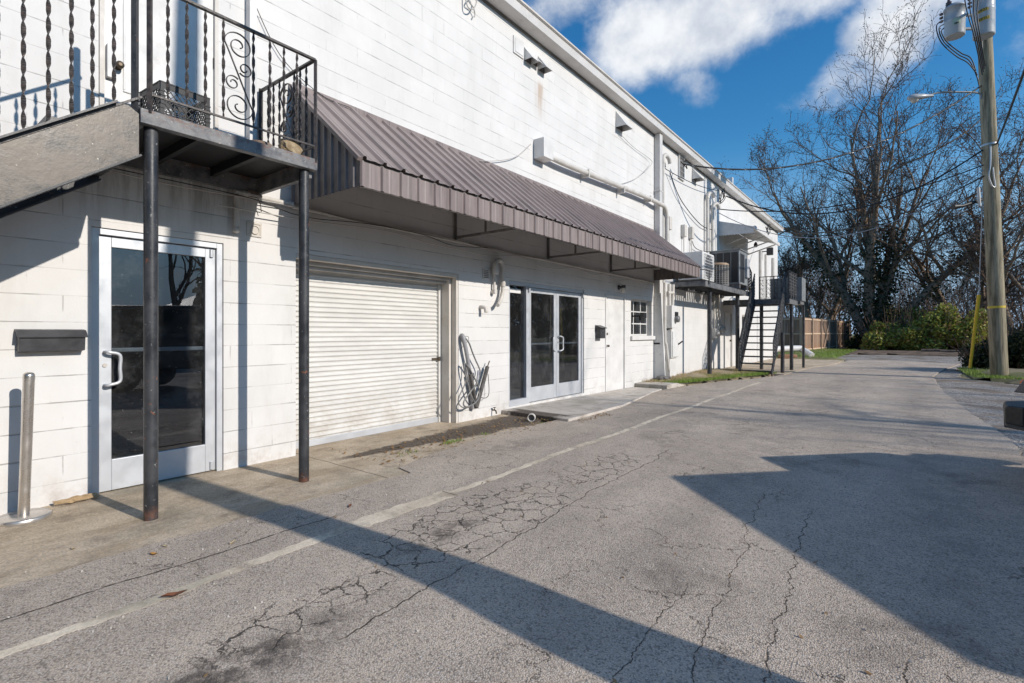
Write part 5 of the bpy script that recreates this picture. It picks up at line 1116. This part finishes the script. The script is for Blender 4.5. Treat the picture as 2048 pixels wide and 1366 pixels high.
def transformer(px0, px1, pyt, pyb, dZ, lab, tags):
    cx = (px0+px1)/2; c = V(cx, pyb, Zp+dZ); r = (px1-px0)/2/F*(Zp+dZ)/math.hypot(1, (cx-1024)/F); h = (pyb-pyt)/F*(Zp+dZ)
    tt = thing('transformer', tuple(c), lab, 'transformer')
    MT = varied('transformer_grey', (.40, .42, .44), (.48, .50, .51), .35, 0, 2, bs=0)
    MB().lathe(c, [(r*.93, 0), (r*.98, .01), (r, .03), (r, h*.52), (r*1.02, h*.53), (r*1.02, h*.55), (r, h*.56), (r, h-.03), (r*1.05, h-.03), (r*1.05, h), (r*.6, h+.09), (r*.1, h+.12)], 36).build('tank', MT, tt)
    MB().lathe(c+Vector((-.12, .02, h+.05)), [(.045, 0), (.05, .02), (.075, .05), (.05, .06), (.075, .10), (.05, .11), (.07, .15), (.04, .17), (.02, .3)], 14).build('bushing', mat('porcelain', (.16, .10, .08), .25), tt)
    for z_ in (h*.28, h*.75): MB().bar(c+Vector((0, 0, z_)), pz(pyb-z_/Zp*F, 0, 0), .07, .05).build('bracket', MT, tt)
    for k in range(3): MB().lathe((0, 0, 0), [(.03, 0), (.04, .03), (.025, .08)], 10, Matrix.Translation(c+Vector((-r*.8*VR[0]-.1, -r*.8*VR[1], h*.85-.1*k))) @ Matrix.Rotation(R(-100), 4, 'Y')).build('terminal', mat('porcelain'), tt)
    f = (Vector((CAMX, 0, 0))-Vector((c.x, c.y, 0))).normalized(); sd = Vector((0, 0, 1)).cross(f)
    for (txt, du, z_, wd, ht, rot, mt) in tags:
        a = c+f*r*math.cos(du)+sd*r*math.sin(du)+Vector((0, 0, z_)); nn = (f*math.cos(du)+sd*math.sin(du)); rt = Vector((0, 0, 1)).cross(nn)
        pl = MB(); n = 8; vs = []
        for k in range(n+1):
            an = du+(k/n-.5)*wd/r; nk = f*math.cos(an)+sd*math.sin(an); zz = z_+(k/n-.5)*wd*rot
            vs += [c+nk*(r+.004)+Vector((0, 0, zz-ht/2)), c+nk*(r+.004)+Vector((0, 0, zz+ht/2))]
        pl.add(vs, [(2*i, 2*i+2, 2*i+3, 2*i+1) for i in range(n)]); lb = pl.build('number_label', mt, tt)
        if txt:
            cu = bpy.data.curves.new('t', 'FONT'); cu.body = txt; cu.size = ht*1.15; cu.align_x = 'CENTER'; cu.align_y = 'CENTER'; cu.extrude = 0
            to = bpy.data.objects.new('t', cu); C.objects.link(to); bpy.context.view_layer.update(); me = bpy.data.meshes.new_from_object(to); bpy.data.objects.remove(to)
            vv = []
            for v in me.vertices:
                an = du+v.co.x/r; nk = f*math.cos(an)+sd*math.sin(an); vv.append(c+nk*(r+.010)+Vector((0, 0, z_+v.co.y+v.co.x*rot)))
            MB().add(vv, [tuple(p_.vertices) for p_ in me.polygons]).build('digits', M_DARK, lb)
    return c, r, h
MY = mat('label_yellow', (.62, .40, .04), .5)
transformer(1887, 1931, 16, 74, .1, 'grey pole transformer hung on the left side of the pole', [('', .2, .32, .17, .17, .1, mat('label_green', (.45, .55, .42), .5)), ('', .2, .27, .10, .05, .1, M_DARK)])
transformer(1944, 1991, -20, 74, -.75, 'taller grey transformer with yellow number labels on the pole front', [('4922', -.12, .60, .24, .085, .18, MY), ('381U', -.02, .38, .24, .085, .12, MY)])
# street lamp on its arm
t = thing('street_lamp', tuple(pz(190)), 'street lamp with cobra head on a thin grey arm from the pole', 'street lamp')
MB().tube(bez([pz(198, -12), pz(186, -18), pz(184, -60), pz(186, -100), pz(192, -118)], 6), .024, 8).build('arm', M_UNIT, t)
hc = pz(194, -140); ax_ = (pz(194, -140)-pz(192, -118)).normalized()
Mh = Matrix.Translation(hc) @ Vector((1, 0, 0)).rotation_difference(ax_).to_matrix().to_4x4()
b = MB(); b.lathe((0, 0, 0), [(.04, -.42), (.07, -.30), (.12, -.12), (.14, .08), (.12, .2), (.05, .26)], 16, Mh @ Matrix.Scale(.62, 4, (0, 0, 1)) @ Matrix.Rotation(R(90), 4, 'Y')); b.build('lamp_head', MATS['transformer_grey'], t)
b = MB(); b.lathe((0, 0, 0), [(.10, .0), (.09, -.05), (.05, -.09)], 14, Matrix.Translation(hc+Vector((0, 0, -.05))+ax_*.08)); b.build('lens', mat('frosted_glass'), t)
def wire(name, pts, r, mt, lab, s=None): MB().tube(sag(pts[0], pts[1], s, 20) if s is not None else bez(pts, 8), r, 6).build(name, mt, label=lab, cat='wire')
PW = pz(300); att = P(1366, 328, .35)
wire('power_line', (att, pz(172, -12)), .022, M_CABLE, 'thick twisted service wire from the wall mast to the pole', .9)
b = MB(); pp = sag(att, pz(172, -12), .9, 120); b.tube([q+Vector((0, .02*math.cos(i*.9), .02*math.sin(i*.9))) for i, q in enumerate(pp)], .007, 5); b.build('power_line', M_WIRE, label='bare wire spiralling round the thick service wire', cat='wire')
wire('power_line', (P(1452, 392, .35), pz(300, -14)), .021, M_CABLE, 'black service wire from the roof edge knot to the middle of the pole', 1.1)
wire('power_line', (P(1436, 418, .2), pz(330, -14)), .016, M_CABLE, 'thin black wire from the far awning mast to the pole', .5)
wire('power_line', (P(1436, 425, .2), pz(340, -14)), .012, M_WIRE, 'thin bare wire from the far awning mast to the pole', 1.3)
wire('power_line', (P(1536, 458, .4), pz(352, -14)), .02, M_CABLE, 'black wire from the far roof end to the pole', .7)
wire('power_line', (pz(290, 14), V(2120, -60, 6.5)), .022, M_CABLE, 'black wire rising steeply from the pole to the upper right', .05)
wire('power_line', (P(1330, 337, .1), P(1440, 382, .2)), .010, M_CABLE, 'thin black wire along the upper smooth wall below the vent hood', .1)
wire('power_line', [P(1340, 345, .1), P(1362, 400, .08), P(1400, 448, .08), P(1425, 460, .1)], .012, M_CABLE, 'black cable drooping down the smooth wall to the mast pair')
for k, (a, c_) in enumerate(((-8, 20), (0, 60), (6, 95))): wire('jumper_cable', [V(1888, 40+8*k, Zp-.1), V(1873+5*k, 52+6*k, Zp-.1), V(1882+6*k, 84, Zp-.15), V(1912+5*k, 112-3*k, Zp-.2), V(1936+4*k, 126-3*k, Zp-.25), V(1955+2*k, 150+12*k, Zp-.28)], .014, M_CABLE, ['outer black jumper cable looping from the left transformer to the pole', 'middle black jumper cable looping from the left transformer to the pole', 'inner black jumper cable looping from the left transformer to the pole'][k])
for k in range(4): wire('jumper_cable', [pz(150-6*k, -8+2*k, -.35), pz(70, -22+4*k, -.95), pz(20, -34+7*k, -.95), pz(-30, -40+12*k, -.7)], .014, M_CABLE, ['leftmost', 'second from left', 'third from left', 'rightmost'][k]+' black cable rising in front of the taller transformer')
# guy wire with yellow guard
ga, gb = V(1940, 736, Zp+.2), V(1958, 590, Zp+.15)
t = thing('guy_wire', tuple(ga), 'yellow plastic guy wire guard leaning on its wire left of the pole', 'guy wire')
MB().tube([ga, gb], [.035, .045], 10).build('guard', mat('guy_yellow', (.72, .47, .02), .45), t)
MB().tube([gb, pz(345, -14, .1)], .012, 6).build('wire', M_WIRE, t)

# ---------------------------------------------------------------- wooden fence behind the lawn
def wood_fence(name, pts, h, lab, post_every=2.4, gate=None, z=.10):
    t = thing(name, (pts[0][0], pts[0][1], z), lab, 'fence')
    for (a, c) in zip(pts[:-1], pts[1:]):
        a, c = Vector((*a, z)), Vector((*c, z)); L = (c-a).length; d = (c-a)/L; nn = Vector((d.y, -d.x, 0)); rg = random.Random(int(L*10))
        b = MB(); n = int(L/.15)
        for k in range(n):
            p_ = a+d*(k*L/n); q = a+d*((k+1)*L/n-.008); top = h+rg.uniform(-.012, .012)
            b.prism([p_-nn*.01, q-nn*.01, q-nn*.01+Vector((0, 0, top)), p_-nn*.01+Vector((0, 0, top))], nn*.018)
        b.build('boards', M_FENCE, t)
        for zz in (.12, h*.52, h-.10):
            MB().bar(a+nn*.03+Vector((0, 0, zz)), c+nn*.03+Vector((0, 0, zz)), .04, .09).build('rail', M_FRAME, t)
        m_ = max(1, round(L/post_every))
        for k in range(m_+1):
            q = a+d*(L*k/m_)+nn*.06; MB().box(q.x-.05, q.x+.05, q.y-.05, q.y+.05, z-.2, z+h+.04).build('post', M_FRAME, t)
        if gate: 
            g0, g1 = gate; p_, q = a+d*g0+nn*.08, a+d*g1+nn*.08
            MB().bar(p_+Vector((0, 0, .15)), q+Vector((0, 0, h-.12)), .03, .10).build('gate_brace', M_FRAME, t)
    return t
wood_fence('wooden_fence', [(0.0, 36.4), (1.35, 51.5)], 2.15, 'weathered board fence with gate running away beyond the lawn', 2.35, (5.9, 7.6))
wood_fence('wooden_fence', [(-9, 37.4), (-.05, 36.5)], 2.15, 'weathered board fence section seen between the far stair posts')

# ---------------------------------------------------------------- trees
def tubes(chains, sides):
    vs, qs, base = [], [], 0
    for pts, rs in chains:
        n = len(pts); d = np.gradient(pts, axis=0); d /= np.maximum(np.linalg.norm(d, axis=1), 1e-9)[:, None]
        ref = np.array([0, 0, 1.]) if abs(d[0][2]) < .9 else np.array([1., 0, 0])
        a = np.cross(d, ref); a /= np.maximum(np.linalg.norm(a, axis=1), 1e-9)[:, None]; b = np.cross(d, a)
        th = np.arange(sides)*2*np.pi/sides
        v = pts[:, None, :]+rs[:, None, None]*(a[:, None, :]*np.cos(th)[None, :, None]+b[:, None, :]*np.sin(th)[None, :, None])
        vs.append(v.reshape(-1, 3)); i = np.arange(n-1)[:, None]*sides; j = np.arange(sides)[None, :]; j2 = (j+1) % sides
        qs.append((np.stack([i+j, i+j2, i+sides+j2, i+sides+j], -1).reshape(-1, 4))+base); base += n*sides
    return np.concatenate(vs), np.concatenate(qs)
def bare_tree(name, base, H, label, seed, stems=4, lean=(0, 0), spread=.42, levels=4, r0=.30, kids=(7, 7, 6, 4), tropism=.10, low=.28, ratio=.52, twig=.012, buds=4000, bud=.05, droop=0, L0=.55, ivy=0, dirs=None):
    rng = np.random.default_rng(seed); chains = {k: [] for k in range(levels+1)}; tips = []
    def grow(p, d, r, L, lev):
        n = [9, 8, 6, 5, 4][min(lev, 4)]; pts = [p]; q = p.copy(); dd = d.copy(); wob = [.10, .17, .22, .28, .3][min(lev, 4)]
        for i in range(n):
            dd = dd+rng.normal(size=3)*wob+np.array([0, 0, tropism-droop*lev*.05]); dd /= np.linalg.norm(dd); q = q+dd*L/n; pts.append(q)
        pts = np.array(pts); end = .16 if lev == 0 else .3; rs = r*np.linspace(1, end, n+1)
        if lev == 0: rs[0] *= 1.35
        chains[lev].append((pts, np.maximum(rs, twig*.55)))
        if lev >= levels: tips.append(pts[-1]); tips.append(pts[n//2]); return
        k = kids[lev]; k = max(2, int(k*rng.uniform(.8, 1.25)))
        for j in range(k):
            f = low+(1-low)*((j+rng.uniform(.2, .9))/k) if lev == 0 else .18+.82*((j+rng.uniform(.1, .9))/k)
            f = min(f, .999); x = f*n; i = int(x); pos = pts[i]+(pts[min(i+1, n)]-pts[i])*(x-i); t_ = pts[min(i+1, n)]-pts[i]; t_ /= np.linalg.norm(t_)
            s_ = np.cross(t_, rng.normal(size=3)); s_ /= np.linalg.norm(s_); an = rng.uniform(.45, .95) if j < k-1 else rng.uniform(.1, .35)
            nd_ = t_*math.cos(an)+s_*math.sin(an); nd_[2] += .12; nd_ /= np.linalg.norm(nd_)
            rr = max(rs[i]*rng.uniform(.45, .66), twig); grow(pos, nd_, rr, L*ratio*rng.uniform(.7, 1.25)*(1.15-.35*f), lev+1)
    b0 = np.array([0., 0, 0])
    for s_ in range(stems):
        a = 2*math.pi*(s_+rng.uniform(-.2, .2))/stems; tl = spread*rng.uniform(.5, 1.1) if stems > 1 else spread*.25
        d = np.array([math.cos(a)*tl+lean[0], math.sin(a)*tl+lean[1], 1.])
        if dirs: d = np.array([VR[0]*dirs[s_]+VF[0]*tl*math.sin(a*3), VR[1]*dirs[s_]+VF[1]*tl*math.sin(a*3), 1.])
        d /= np.linalg.norm(d)
        grow(b0+np.array([math.cos(a), math.sin(a), 0])*r0*.6*(stems > 1), d, r0*rng.uniform(.75, 1.05), H*L0*rng.uniform(.85, 1.1), 0)
    bx, by, bz = base; t = thing(name, base, label, 'tree'); off = np.array(base)
    v, q = tubes([(p_+off, r_) for p_, r_ in chains[0]+chains[1]], 8); fast('trunk', v, q, M_BARK, t, smooth=True)
    vs, qs, k = [], [], 0
    for lev in range(2, levels+1):
        v, q = tubes([(p_+off, r_) for p_, r_ in chains[lev]], 5 if lev == 2 else 3); vs.append(v); qs.append(q+k); k += len(v)
    fast('crown', np.concatenate(vs), np.concatenate(qs), M_TWIG, t)
    if buds:
        tp = np.array(tips); ix = rng.integers(0, len(tp), buds); cards('buds', tp[ix]+rng.normal(size=(buds, 3))*.14+off, bud, M_BUD, t, rng)
    if ivy:
        tr = np.concatenate([p_ for p_, _ in chains[0]]); tr = tr[tr[:, 2] < H*.42]; ix = rng.integers(0, len(tr), ivy); cards('ivy', tr[ix]+rng.normal(size=(ivy, 3))*np.array([.45, .45, .6])+off, .11, M_LEAFD, t, rng)
    return t
q = V(1745, 694, 37.5)
bare_tree('bare_tree', (q.x, q.y, .0), 20.5, 'tallest bare tree with many rising stems and ivy at its base', 33, stems=6, spread=.35, dirs=(-.50, -.30, -.08, .15, .36, .58), levels=4, r0=.38, kids=(7, 6, 6, 4), twig=.016, buds=16000, ivy=9000, L0=.74, low=.30, tropism=.055, ratio=.52)
q = V(1640, 690, 42); bare_tree('bare_tree', (q.x, q.y, .0), 14.5, 'bushy bare tree behind the wooden fence left of the tallest tree', 5, stems=2, spread=.22, levels=4, r0=.30, kids=(9, 8, 6, 4), twig=.017, buds=14000, L0=.62, low=.18, ratio=.5)
q = V(1906, 668, 41); bare_tree('bare_tree', (q.x, q.y, .0), 15.5, 'bare tree with thick bent limbs rising behind the green thicket', 13, stems=2, spread=.40, levels=4, r0=.40, kids=(7, 7, 6, 4), twig=.017, buds=9000, L0=.60, low=.30, tropism=.04)
q = V(2040, 668, 33); bare_tree('bare_tree', (q.x, q.y, .0), 15.5, 'spreading bare tree right of the utility pole', 31, stems=3, spread=.55, levels=4, r0=.38, kids=(8, 7, 6, 4), twig=.016, buds=12000, L0=.62, low=.25, tropism=.03)
rgt = random.Random(3)
small = bare_tree('small_bare_tree', (0, 0, 0), 8.5, 'x', 44, stems=4, spread=.35, levels=3, r0=.11, kids=(8, 7, 6), buds=1800, L0=.62, low=.15, twig=.016)
spots = [(1590, 50, 1.15, 'small bare tree above the fence nearest the building'), (1700, 47, .95, 'small bare tree filling in behind the tallest tree left side'), (1672, 55, 1.25, 'small bare tree over the middle of the wooden fence'), (1800, 50, 1.05, 'small bare tree right of the tallest tree trunk'),
         (1850, 46, .85, 'small bare tree behind the middle of the green thicket'), (1945, 52, 1.1, 'small bare tree just left of the guy wire'), (2000, 44, .8, 'small bare tree hidden behind the utility pole'), (1880, 64, 1.3, 'distant bare tree behind the bent limbed tree'),
         (2060, 50, 1.2, 'small bare tree at the right edge of the view'), (1620, 64, 1.4, 'distant bare tree behind the left end of the fence'), (1960, 68, 1.5, 'distant bare tree left of the utility pole')]
for i, (px, Z_, s_, lab) in enumerate(spots):
    q = V(px, 665, Z_); loc = (q.x, q.y, 0)
    if i == 0: small.location = loc; small.scale = (s_,)*3; small['label'] = lab; small['group'] = 'small bare trees of the far wood'
    else: copy_thing(small, loc, rgt.uniform(0, 6.2), s_, lab)
# evergreen and thicket
def bush(name, c, rad, n, size, mt, lab, seed, cat='shrub', stems=40, mt2=None):
    rng = np.random.default_rng(seed); c = np.array(c); rad = np.array(rad); t = thing(name, tuple(c), lab, cat)
    k = 26; cs = rng.normal(size=(k, 3)); cs /= np.linalg.norm(cs, axis=1)[:, None]; cs = cs*rng.uniform(.35, .85, (k, 1))*rad; cs[:, 2] = np.abs(cs[:, 2])
    ix = rng.integers(0, k, n); d = rng.normal(size=(n, 3)); d /= np.linalg.norm(d, axis=1)[:, None]; rr = (rad.min()*rng.uniform(.22, .5, k))[ix][:, None]*rng.uniform(.55, 1.15, (n, 1))**.7
    p_ = cs[ix]+d*rr; p_[:, 2] = np.abs(p_[:, 2])+.02; p_ += c
    h = n//2 if mt2 else n
    cards('leaves', p_[:h], size, mt, t, rng)
    if mt2: cards('leaves', p_[h:], size, mt2, t, rng); cards('dead_leaves', p_[rng.integers(0, n, n//5)]+rng.normal(size=(n//5, 3))*.12, size*.9, M_BROWNL, t, rng)
    ch = []
    for s_ in range(stems):
        a = rng.uniform(0, 6.28); e_ = np.array([math.cos(a), math.sin(a), 0])*rad*rng.uniform(.3, 1); e_[2] = rad[2]*rng.uniform(.7, 1.35); s0 = e_*[.5, .5, 0]; f = np.linspace(0, 1, 5)[:, None]
        ch.append((c+s0+(e_-s0)*f+rng.normal(size=(5, 3))*.07*f, np.linspace(.02, .007, 5)))
    v, q_ = tubes(ch, 4); fast('stems', v, q_, M_TWIG, t); return t
for i, (px, Z_, r_, n, mt, mt2, lab) in enumerate([
    (1722, 39, (1.1, 1.0, .8), 4000, M_LEAFG, M_LEAFD, 'low dark green shrub at the end of the wooden fence'),
    (1790, 35, (2.4, 1.6, 2.6), 15000, M_LEAFY, M_LEAFG, 'bright yellow green shrub right of the tallest tree trunk'),
    (1838, 35.5, (2.4, 1.8, 3.1), 14000, M_LEAFY, M_LEAFG, 'yellow green shrub in the middle of the thicket'),
    (1885, 33.5, (2.3, 1.6, 3.0), 13000, M_LEAFY, M_LEAFG, 'mixed green shrub behind the fallen logs'),
    (1935, 33, (2.2, 1.6, 2.8), 12000, M_LEAFY, M_LEAFG, 'green shrub beside the yellow guy wire guard'),
    (1975, 34, (2.0, 1.6, 2.4), 9000, M_LEAFG, M_LEAFY, 'darker green shrub partly behind the utility pole'),
    (1760, 41, (2.4, 1.8, 4.3), 9000, M_LEAFD, M_LEAFG, 'tall dark ivy covered shrub right behind the tallest trunk'),
    (1905, 43, (3.6, 2.0, 3.3), 9000, M_LEAFG, M_LEAFD, 'wide olive shrub mass at the back of the thicket')]):
    q = V(px, 700, Z_); bush('shrub', (q.x, q.y, .05), r_, n, .10, mt, lab, 60+i, mt2=mt2)
for i, (px, Z_, r_, lab) in enumerate([(1985, 17.2, (1.1, .8, .8), 'dark low shrub left behind the utility pole base'), (2030, 16.3, (1.0, .9, 1.35), 'dark tangled evergreen shrub right of the utility pole'), (2085, 16.5, (1.2, 1.0, 1.6), 'dark tangled evergreen shrub at the right picture edge')]):
    q = V(px, 745, Z_); bush('evergreen_shrub', (q.x, q.y, .12), r_, 9000, .055, M_LEAFD, lab, 90+i, stems=60)
# fallen logs, debris mound before the thicket
for k, (pxa, pxb, Z_, r_, lab) in enumerate([(1842, 1905, 32, .16, 'left fallen dark log before the thicket'), (1880, 1950, 31, .13, 'right fallen dark log before the thicket')]):
    a, c = V(pxa, 690, Z_), V(pxb, 690, Z_-1); a.z = c.z = .12; MB().tube([a, a.lerp(c, .5)+Vector((0, .1, .03)), c], [r_, r_*.9, r_*.7], 10).build('fallen_log', M_DIRT, label=lab, cat='log')

# ---------------------------------------------------------------- across the alley and behind: seen in glass and shadows; evergreens block skylight
wood_fence('wooden_fence', [(17.0, -12), (17.0, 30)], 1.85, 'long board fence across the alley opposite the building', 3.0, z=-.02)
hs_ = thing('shed', (24, 9, 0), 'low grey shed behind the opposite fence', 'shed')
MB().box(22, 26, 10, 15, 0, 2.4).build('wall', M_UNIT, hs_); MB().prism([(21.7, 9.7, 2.4), (21.7, 15.3, 2.4), (21.7, 12.5, 3.6)], (4.6, 0, 0)).build('roof', M_STRUT, hs_)
bare_tree('bare_tree', (22.0, 13.2, 0), 14, 'bare shade tree opposite the double glass door', 71, stems=3, spread=.55, levels=3, r0=.22, kids=(8, 6, 6), buds=0, L0=.6, twig=.010)
bare_tree('bare_tree', (21.0, 9.3, 0), 13, 'bare shade tree in front of the shed beyond the opposite fence', 72, stems=2, spread=.6, levels=3, r0=.25, kids=(7, 5, 5), buds=0, L0=.6, twig=.010)
bare_tree('bare_tree', (21.5, 25.0, 0), 12, 'bare shade tree opposite the far stair', 73, stems=3, spread=.5, levels=3, r0=.2, kids=(7, 7, 6), buds=0, L0=.6, twig=.010)
def evergreen(loc, lab, seed=7):
    rng = np.random.default_rng(seed); t = thing('evergreen_tree', loc, lab, 'tree', 'dense evergreens round the lot'); off = np.array(loc); n = 9000
    hgt = rng.uniform(.6, 11, n)**1.0; rad = 4.2*np.sqrt(np.clip(1-(hgt/11.4)**2.2, 0, 1))*rng.uniform(.55, 1.0, n)**.5; lump = 1+.22*np.sin(hgt*2.1+3*np.cos(rng.uniform(0, .1, n)))
    a = rng.uniform(0, 6.283, n); rad = rad*(1+.18*np.sin(a*5+hgt)+.1*np.sin(a*11-hgt*2)); cards('leaves', np.stack([np.cos(a)*rad, np.sin(a)*rad, hgt], 1)+off, .26, M_LEAFE, t, rng)
    v, q = tubes([(np.array([[0, 0, 0], [.05, 0, 4], [0, .1, 9.5]])+off, np.array([.28, .2, .06]))], 8); fast('trunk', v, q, M_BARK, t); return t
ev0 = evergreen((0, 0, 0), 'x'); locs = [(32, y_, 'opposite the '+w_) for y_, w_ in ((-14, 'far left end of the lot'), (-6, 'steel bollard'), (19, 'equipment platform'), (27, 'far stair'), (36, 'wooden fence'))]+[(x_, -24, 'behind the camera '+w_) for x_, w_ in ((2, 'at the alley mouth'), (10, 'beside the alley mouth'), (18, 'at the lot corner'), (26, 'at the far lot corner'))]  # unseen evergreen row, added to cut sky fill on wall and ground
for i, (x_, y_, lab) in enumerate(locs):
    lab = 'dense dark evergreen tree added to block skylight '+lab
    if i == 0: ev0.location = (x_, y_, 0); ev0['label'] = lab
    else: copy_thing(ev0, (x_, y_, 0), i*1.3, .93+.05*(i % 3), lab)
for k, (x_, y_) in enumerate(((24, 56), (32, 61), (20, 66), (38, 54))): copy_thing(ev0, (x_, y_, 0), k*2.1+.4, .95+.08*k, 'dense dark evergreen tree far right beyond the pole, '+['nearest the road end', 'second from the road end', 'farthest back', 'outermost to the right'][k])
for k, (x_, y_) in enumerate(((17, 48), (21, 50), (29, 52))): copy_thing(small, (x_, y_, 0), k*1.7, 1.2, 'small bare tree far right of the view, '+['closest to the road', 'between two others', 'outermost'][k])
t = thing('tree_trunk', (6.6, 1.85, 0), 'leaning bare trunk just right of the camera outside the frame', 'tree')
TP = bez([(6.6, 1.90, -.1), (6.6, 2.00, .5), (6.6, 2.19, 1.3), (6.6, 2.36, 2.05), (6.6, 2.46, 4.5), (6.6, 2.54, 7.5), (6.6, 2.56, 10.5)], 6)
MB().tube(TP, [float(np.interp(q.z, [0, .3, 1.27, 2.05, 4.5, 7.5, 11], [.30, .26, .205, .155, .13, .10, .06])) for q in TP], 18).build('trunk', M_BARK, t)

# ---------------------------------------------------------------- boxy off-road vehicle at the right edge
vh = thing('parked_car', (0, 0, 0), 'dark boxy off-road car with black bumper at the right edge', 'car')
M_CAR = mat('car_paint', (.035, .04, .045), .25); M_TYRE = mat('tyre', (.015, .015, .015), .8); M_BPL = varied('bumper_plastic', (.020, .020, .021), (.034, .034, .035), .42, 0, 30)
M_FLARE = mat('flare_grey', (.16, .15, .15), .6)
hw = .80
b = MB(); b.prism([(-.35, -hw+.12, .55), (-.30, -hw+.12, 1.02), (-.34, -hw+.12, 1.10), (-1.5, -hw+.12, 1.16), (-1.5, -hw+.12, .55)], (0, 2*hw-.24, 0)); b.prism([(-1.5, -hw, .50), (-1.5, -hw, 1.20), (-4.62, -hw, 1.20), (-4.68, -hw, 1.1), (-4.68, -hw, .50)], (0, 2*hw, 0)); b.build('body', M_CAR, vh, bevel=.03)
b = MB(); vsb = [(-1.55, -hw+.02, 1.20), (-1.55, hw-.02, 1.20), (-4.62, hw-.02, 1.20), (-4.62, -hw+.02, 1.20), (-1.90, -hw+.10, 1.90), (-1.90, hw-.10, 1.90), (-4.55, hw-.08, 1.90), (-4.55, -hw+.08, 1.90)]
b.add(vsb, [(0, 1, 5, 4), (1, 2, 6, 5), (2, 3, 7, 6), (3, 0, 4, 7), (4, 5, 6, 7)]); b.build('cabin', M_BLKM, vh, bevel=.04)
cg = mat('car_glass', (.01, .012, .014), .03)
b = MB(); b.add([(-1.60, -hw+.14, 1.26), (-1.60, hw-.14, 1.26), (-1.88, hw-.20, 1.84), (-1.88, -hw+.20, 1.84)], [(0, 1, 2, 3)]); o = b.build('windscreen', cg, vh); o.location.x += .012
for sg in (-1, 1):
    for (x0_, x1_) in ((-2.0, -2.8), (-2.9, -3.55), (-3.65, -4.4)):
        e_ = .006*sg; o = MB().prism([(x0_, sg*(hw-.03)+e_, 1.28), (x1_, sg*(hw-.03)+e_, 1.28), (x1_, sg*(hw-.085)+e_, 1.80), (x0_-.04, sg*(hw-.085)+e_, 1.80)], (0, sg*.004, 0)).build('side_window', cg, vh)
    MB().box(-1.75, -1.60, sg*hw if sg > 0 else -hw-.2, hw+.2 if sg > 0 else -hw, 1.20, 1.40).build('side_mirror', M_BPL, vh, bevel=.02)
    for xw in (-.78, -3.60):
        w_ = MB(); w_.lathe((0, 0, 0), [(.20, -.12), (.36, -.12), (.39, -.09), (.39, .09), (.36, .12), (.20, .12)], 28, Matrix.Translation((xw, sg*(hw-.10), .39)) @ Matrix.Rotation(R(90), 4, 'X')); wo = w_.build('wheel', M_TYRE, vh)
        r_ = MB(); r_.lathe((0, 0, 0), [(.05, -.10), (.21, -.08), (.21, .08), (.05, .10)], 20, Matrix.Translation((xw, sg*(hw-.10), .39)) @ Matrix.Rotation(R(90), 4, 'X')); r_.build('rim', M_STEEL, wo)
        MB().prism([(xw-.55, sg*(hw-.12), .58), (xw-.42, sg*(hw-.12), .86), (xw+.36, sg*(hw-.12), .92), (xw+.52, sg*(hw-.12), .92), (xw+.60, sg*(hw-.12), .80), (xw+.50, sg*(hw-.12), .80), (xw+.38, sg*(hw-.12), .85), (xw-.38, sg*(hw-.12), .80), (xw-.46, sg*(hw-.12), .58)], (0, sg*.16, 0)).build('fender_flare', M_FLARE, vh, bevel=.01)
    mk = MB(); mk.lathe((0, 0, 0), [(.034, 0), (.034, .02), (.022, .03)], 16, Matrix.Translation((-.215, sg*(hw-.045), .875)) @ Matrix.Rotation(R(90), 4, 'Y')); mk.build('marker_light', mat('orange_lens', (.75, .16, .04), .2), vh)
    mk = MB(); mk.lathe((0, 0, 0), [(.10, 0), (.10, .03), (.06, .05)], 20, Matrix.Translation((-.345, sg*.42, .86)) @ Matrix.Rotation(R(90), 4, 'Y')); mk.build('headlight', mat('lamp_lens', (.6, .6, .6), .1), vh)
b = MB(); yy = hw+.04
b.prism([(.0, -yy+.18, .47), (.02, -yy+.16, .66), (.0, -yy+.16, .70), (-.20, -yy+.16, .70), (-.20, -yy+.16, .46)], (0, 2*yy-.32, 0))
for sg in (-1, 1):
    A = [(.0, sg*(yy-.16), .47), (.02, sg*(yy-.16), .66), (.0, sg*(yy-.16), .70), (-.22, sg*(yy-.16), .70), (-.22, sg*(yy-.16), .46)]; B_ = [(-.12, sg*yy, .53), (-.12, sg*yy, .655), (-.14, sg*yy, .68), (-.26, sg*yy, .68), (-.26, sg*yy, .52)]
    b.add(A+B_, [(i, (i+1) % 5, 5+(i+1) % 5, 5+i)[::sg] for i in range(5)]+[(5, 6, 7, 8, 9)[::sg]])
b.build('bumper', M_BPL, vh, bevel=.012)
b = MB(); [b.box(-.31, -.28, -.28+k*.08, -.245+k*.08, .72, 1.0) for k in range(7)]; b.build('grille_slots', M_DARK, vh)
MB().lathe((0, 0, 0), [(.38, 0), (.38, .2), (.2, .24)], 24, Matrix.Translation((-4.68, 0, 1.0)) @ Matrix.Rotation(R(-90), 4, 'Y')).build('spare_wheel', M_TYRE, vh)
vh.location = (6.256, 6.683, 0); vh.rotation_euler = (0, 0, R(136.2))
bpy.context.view_layer.update()
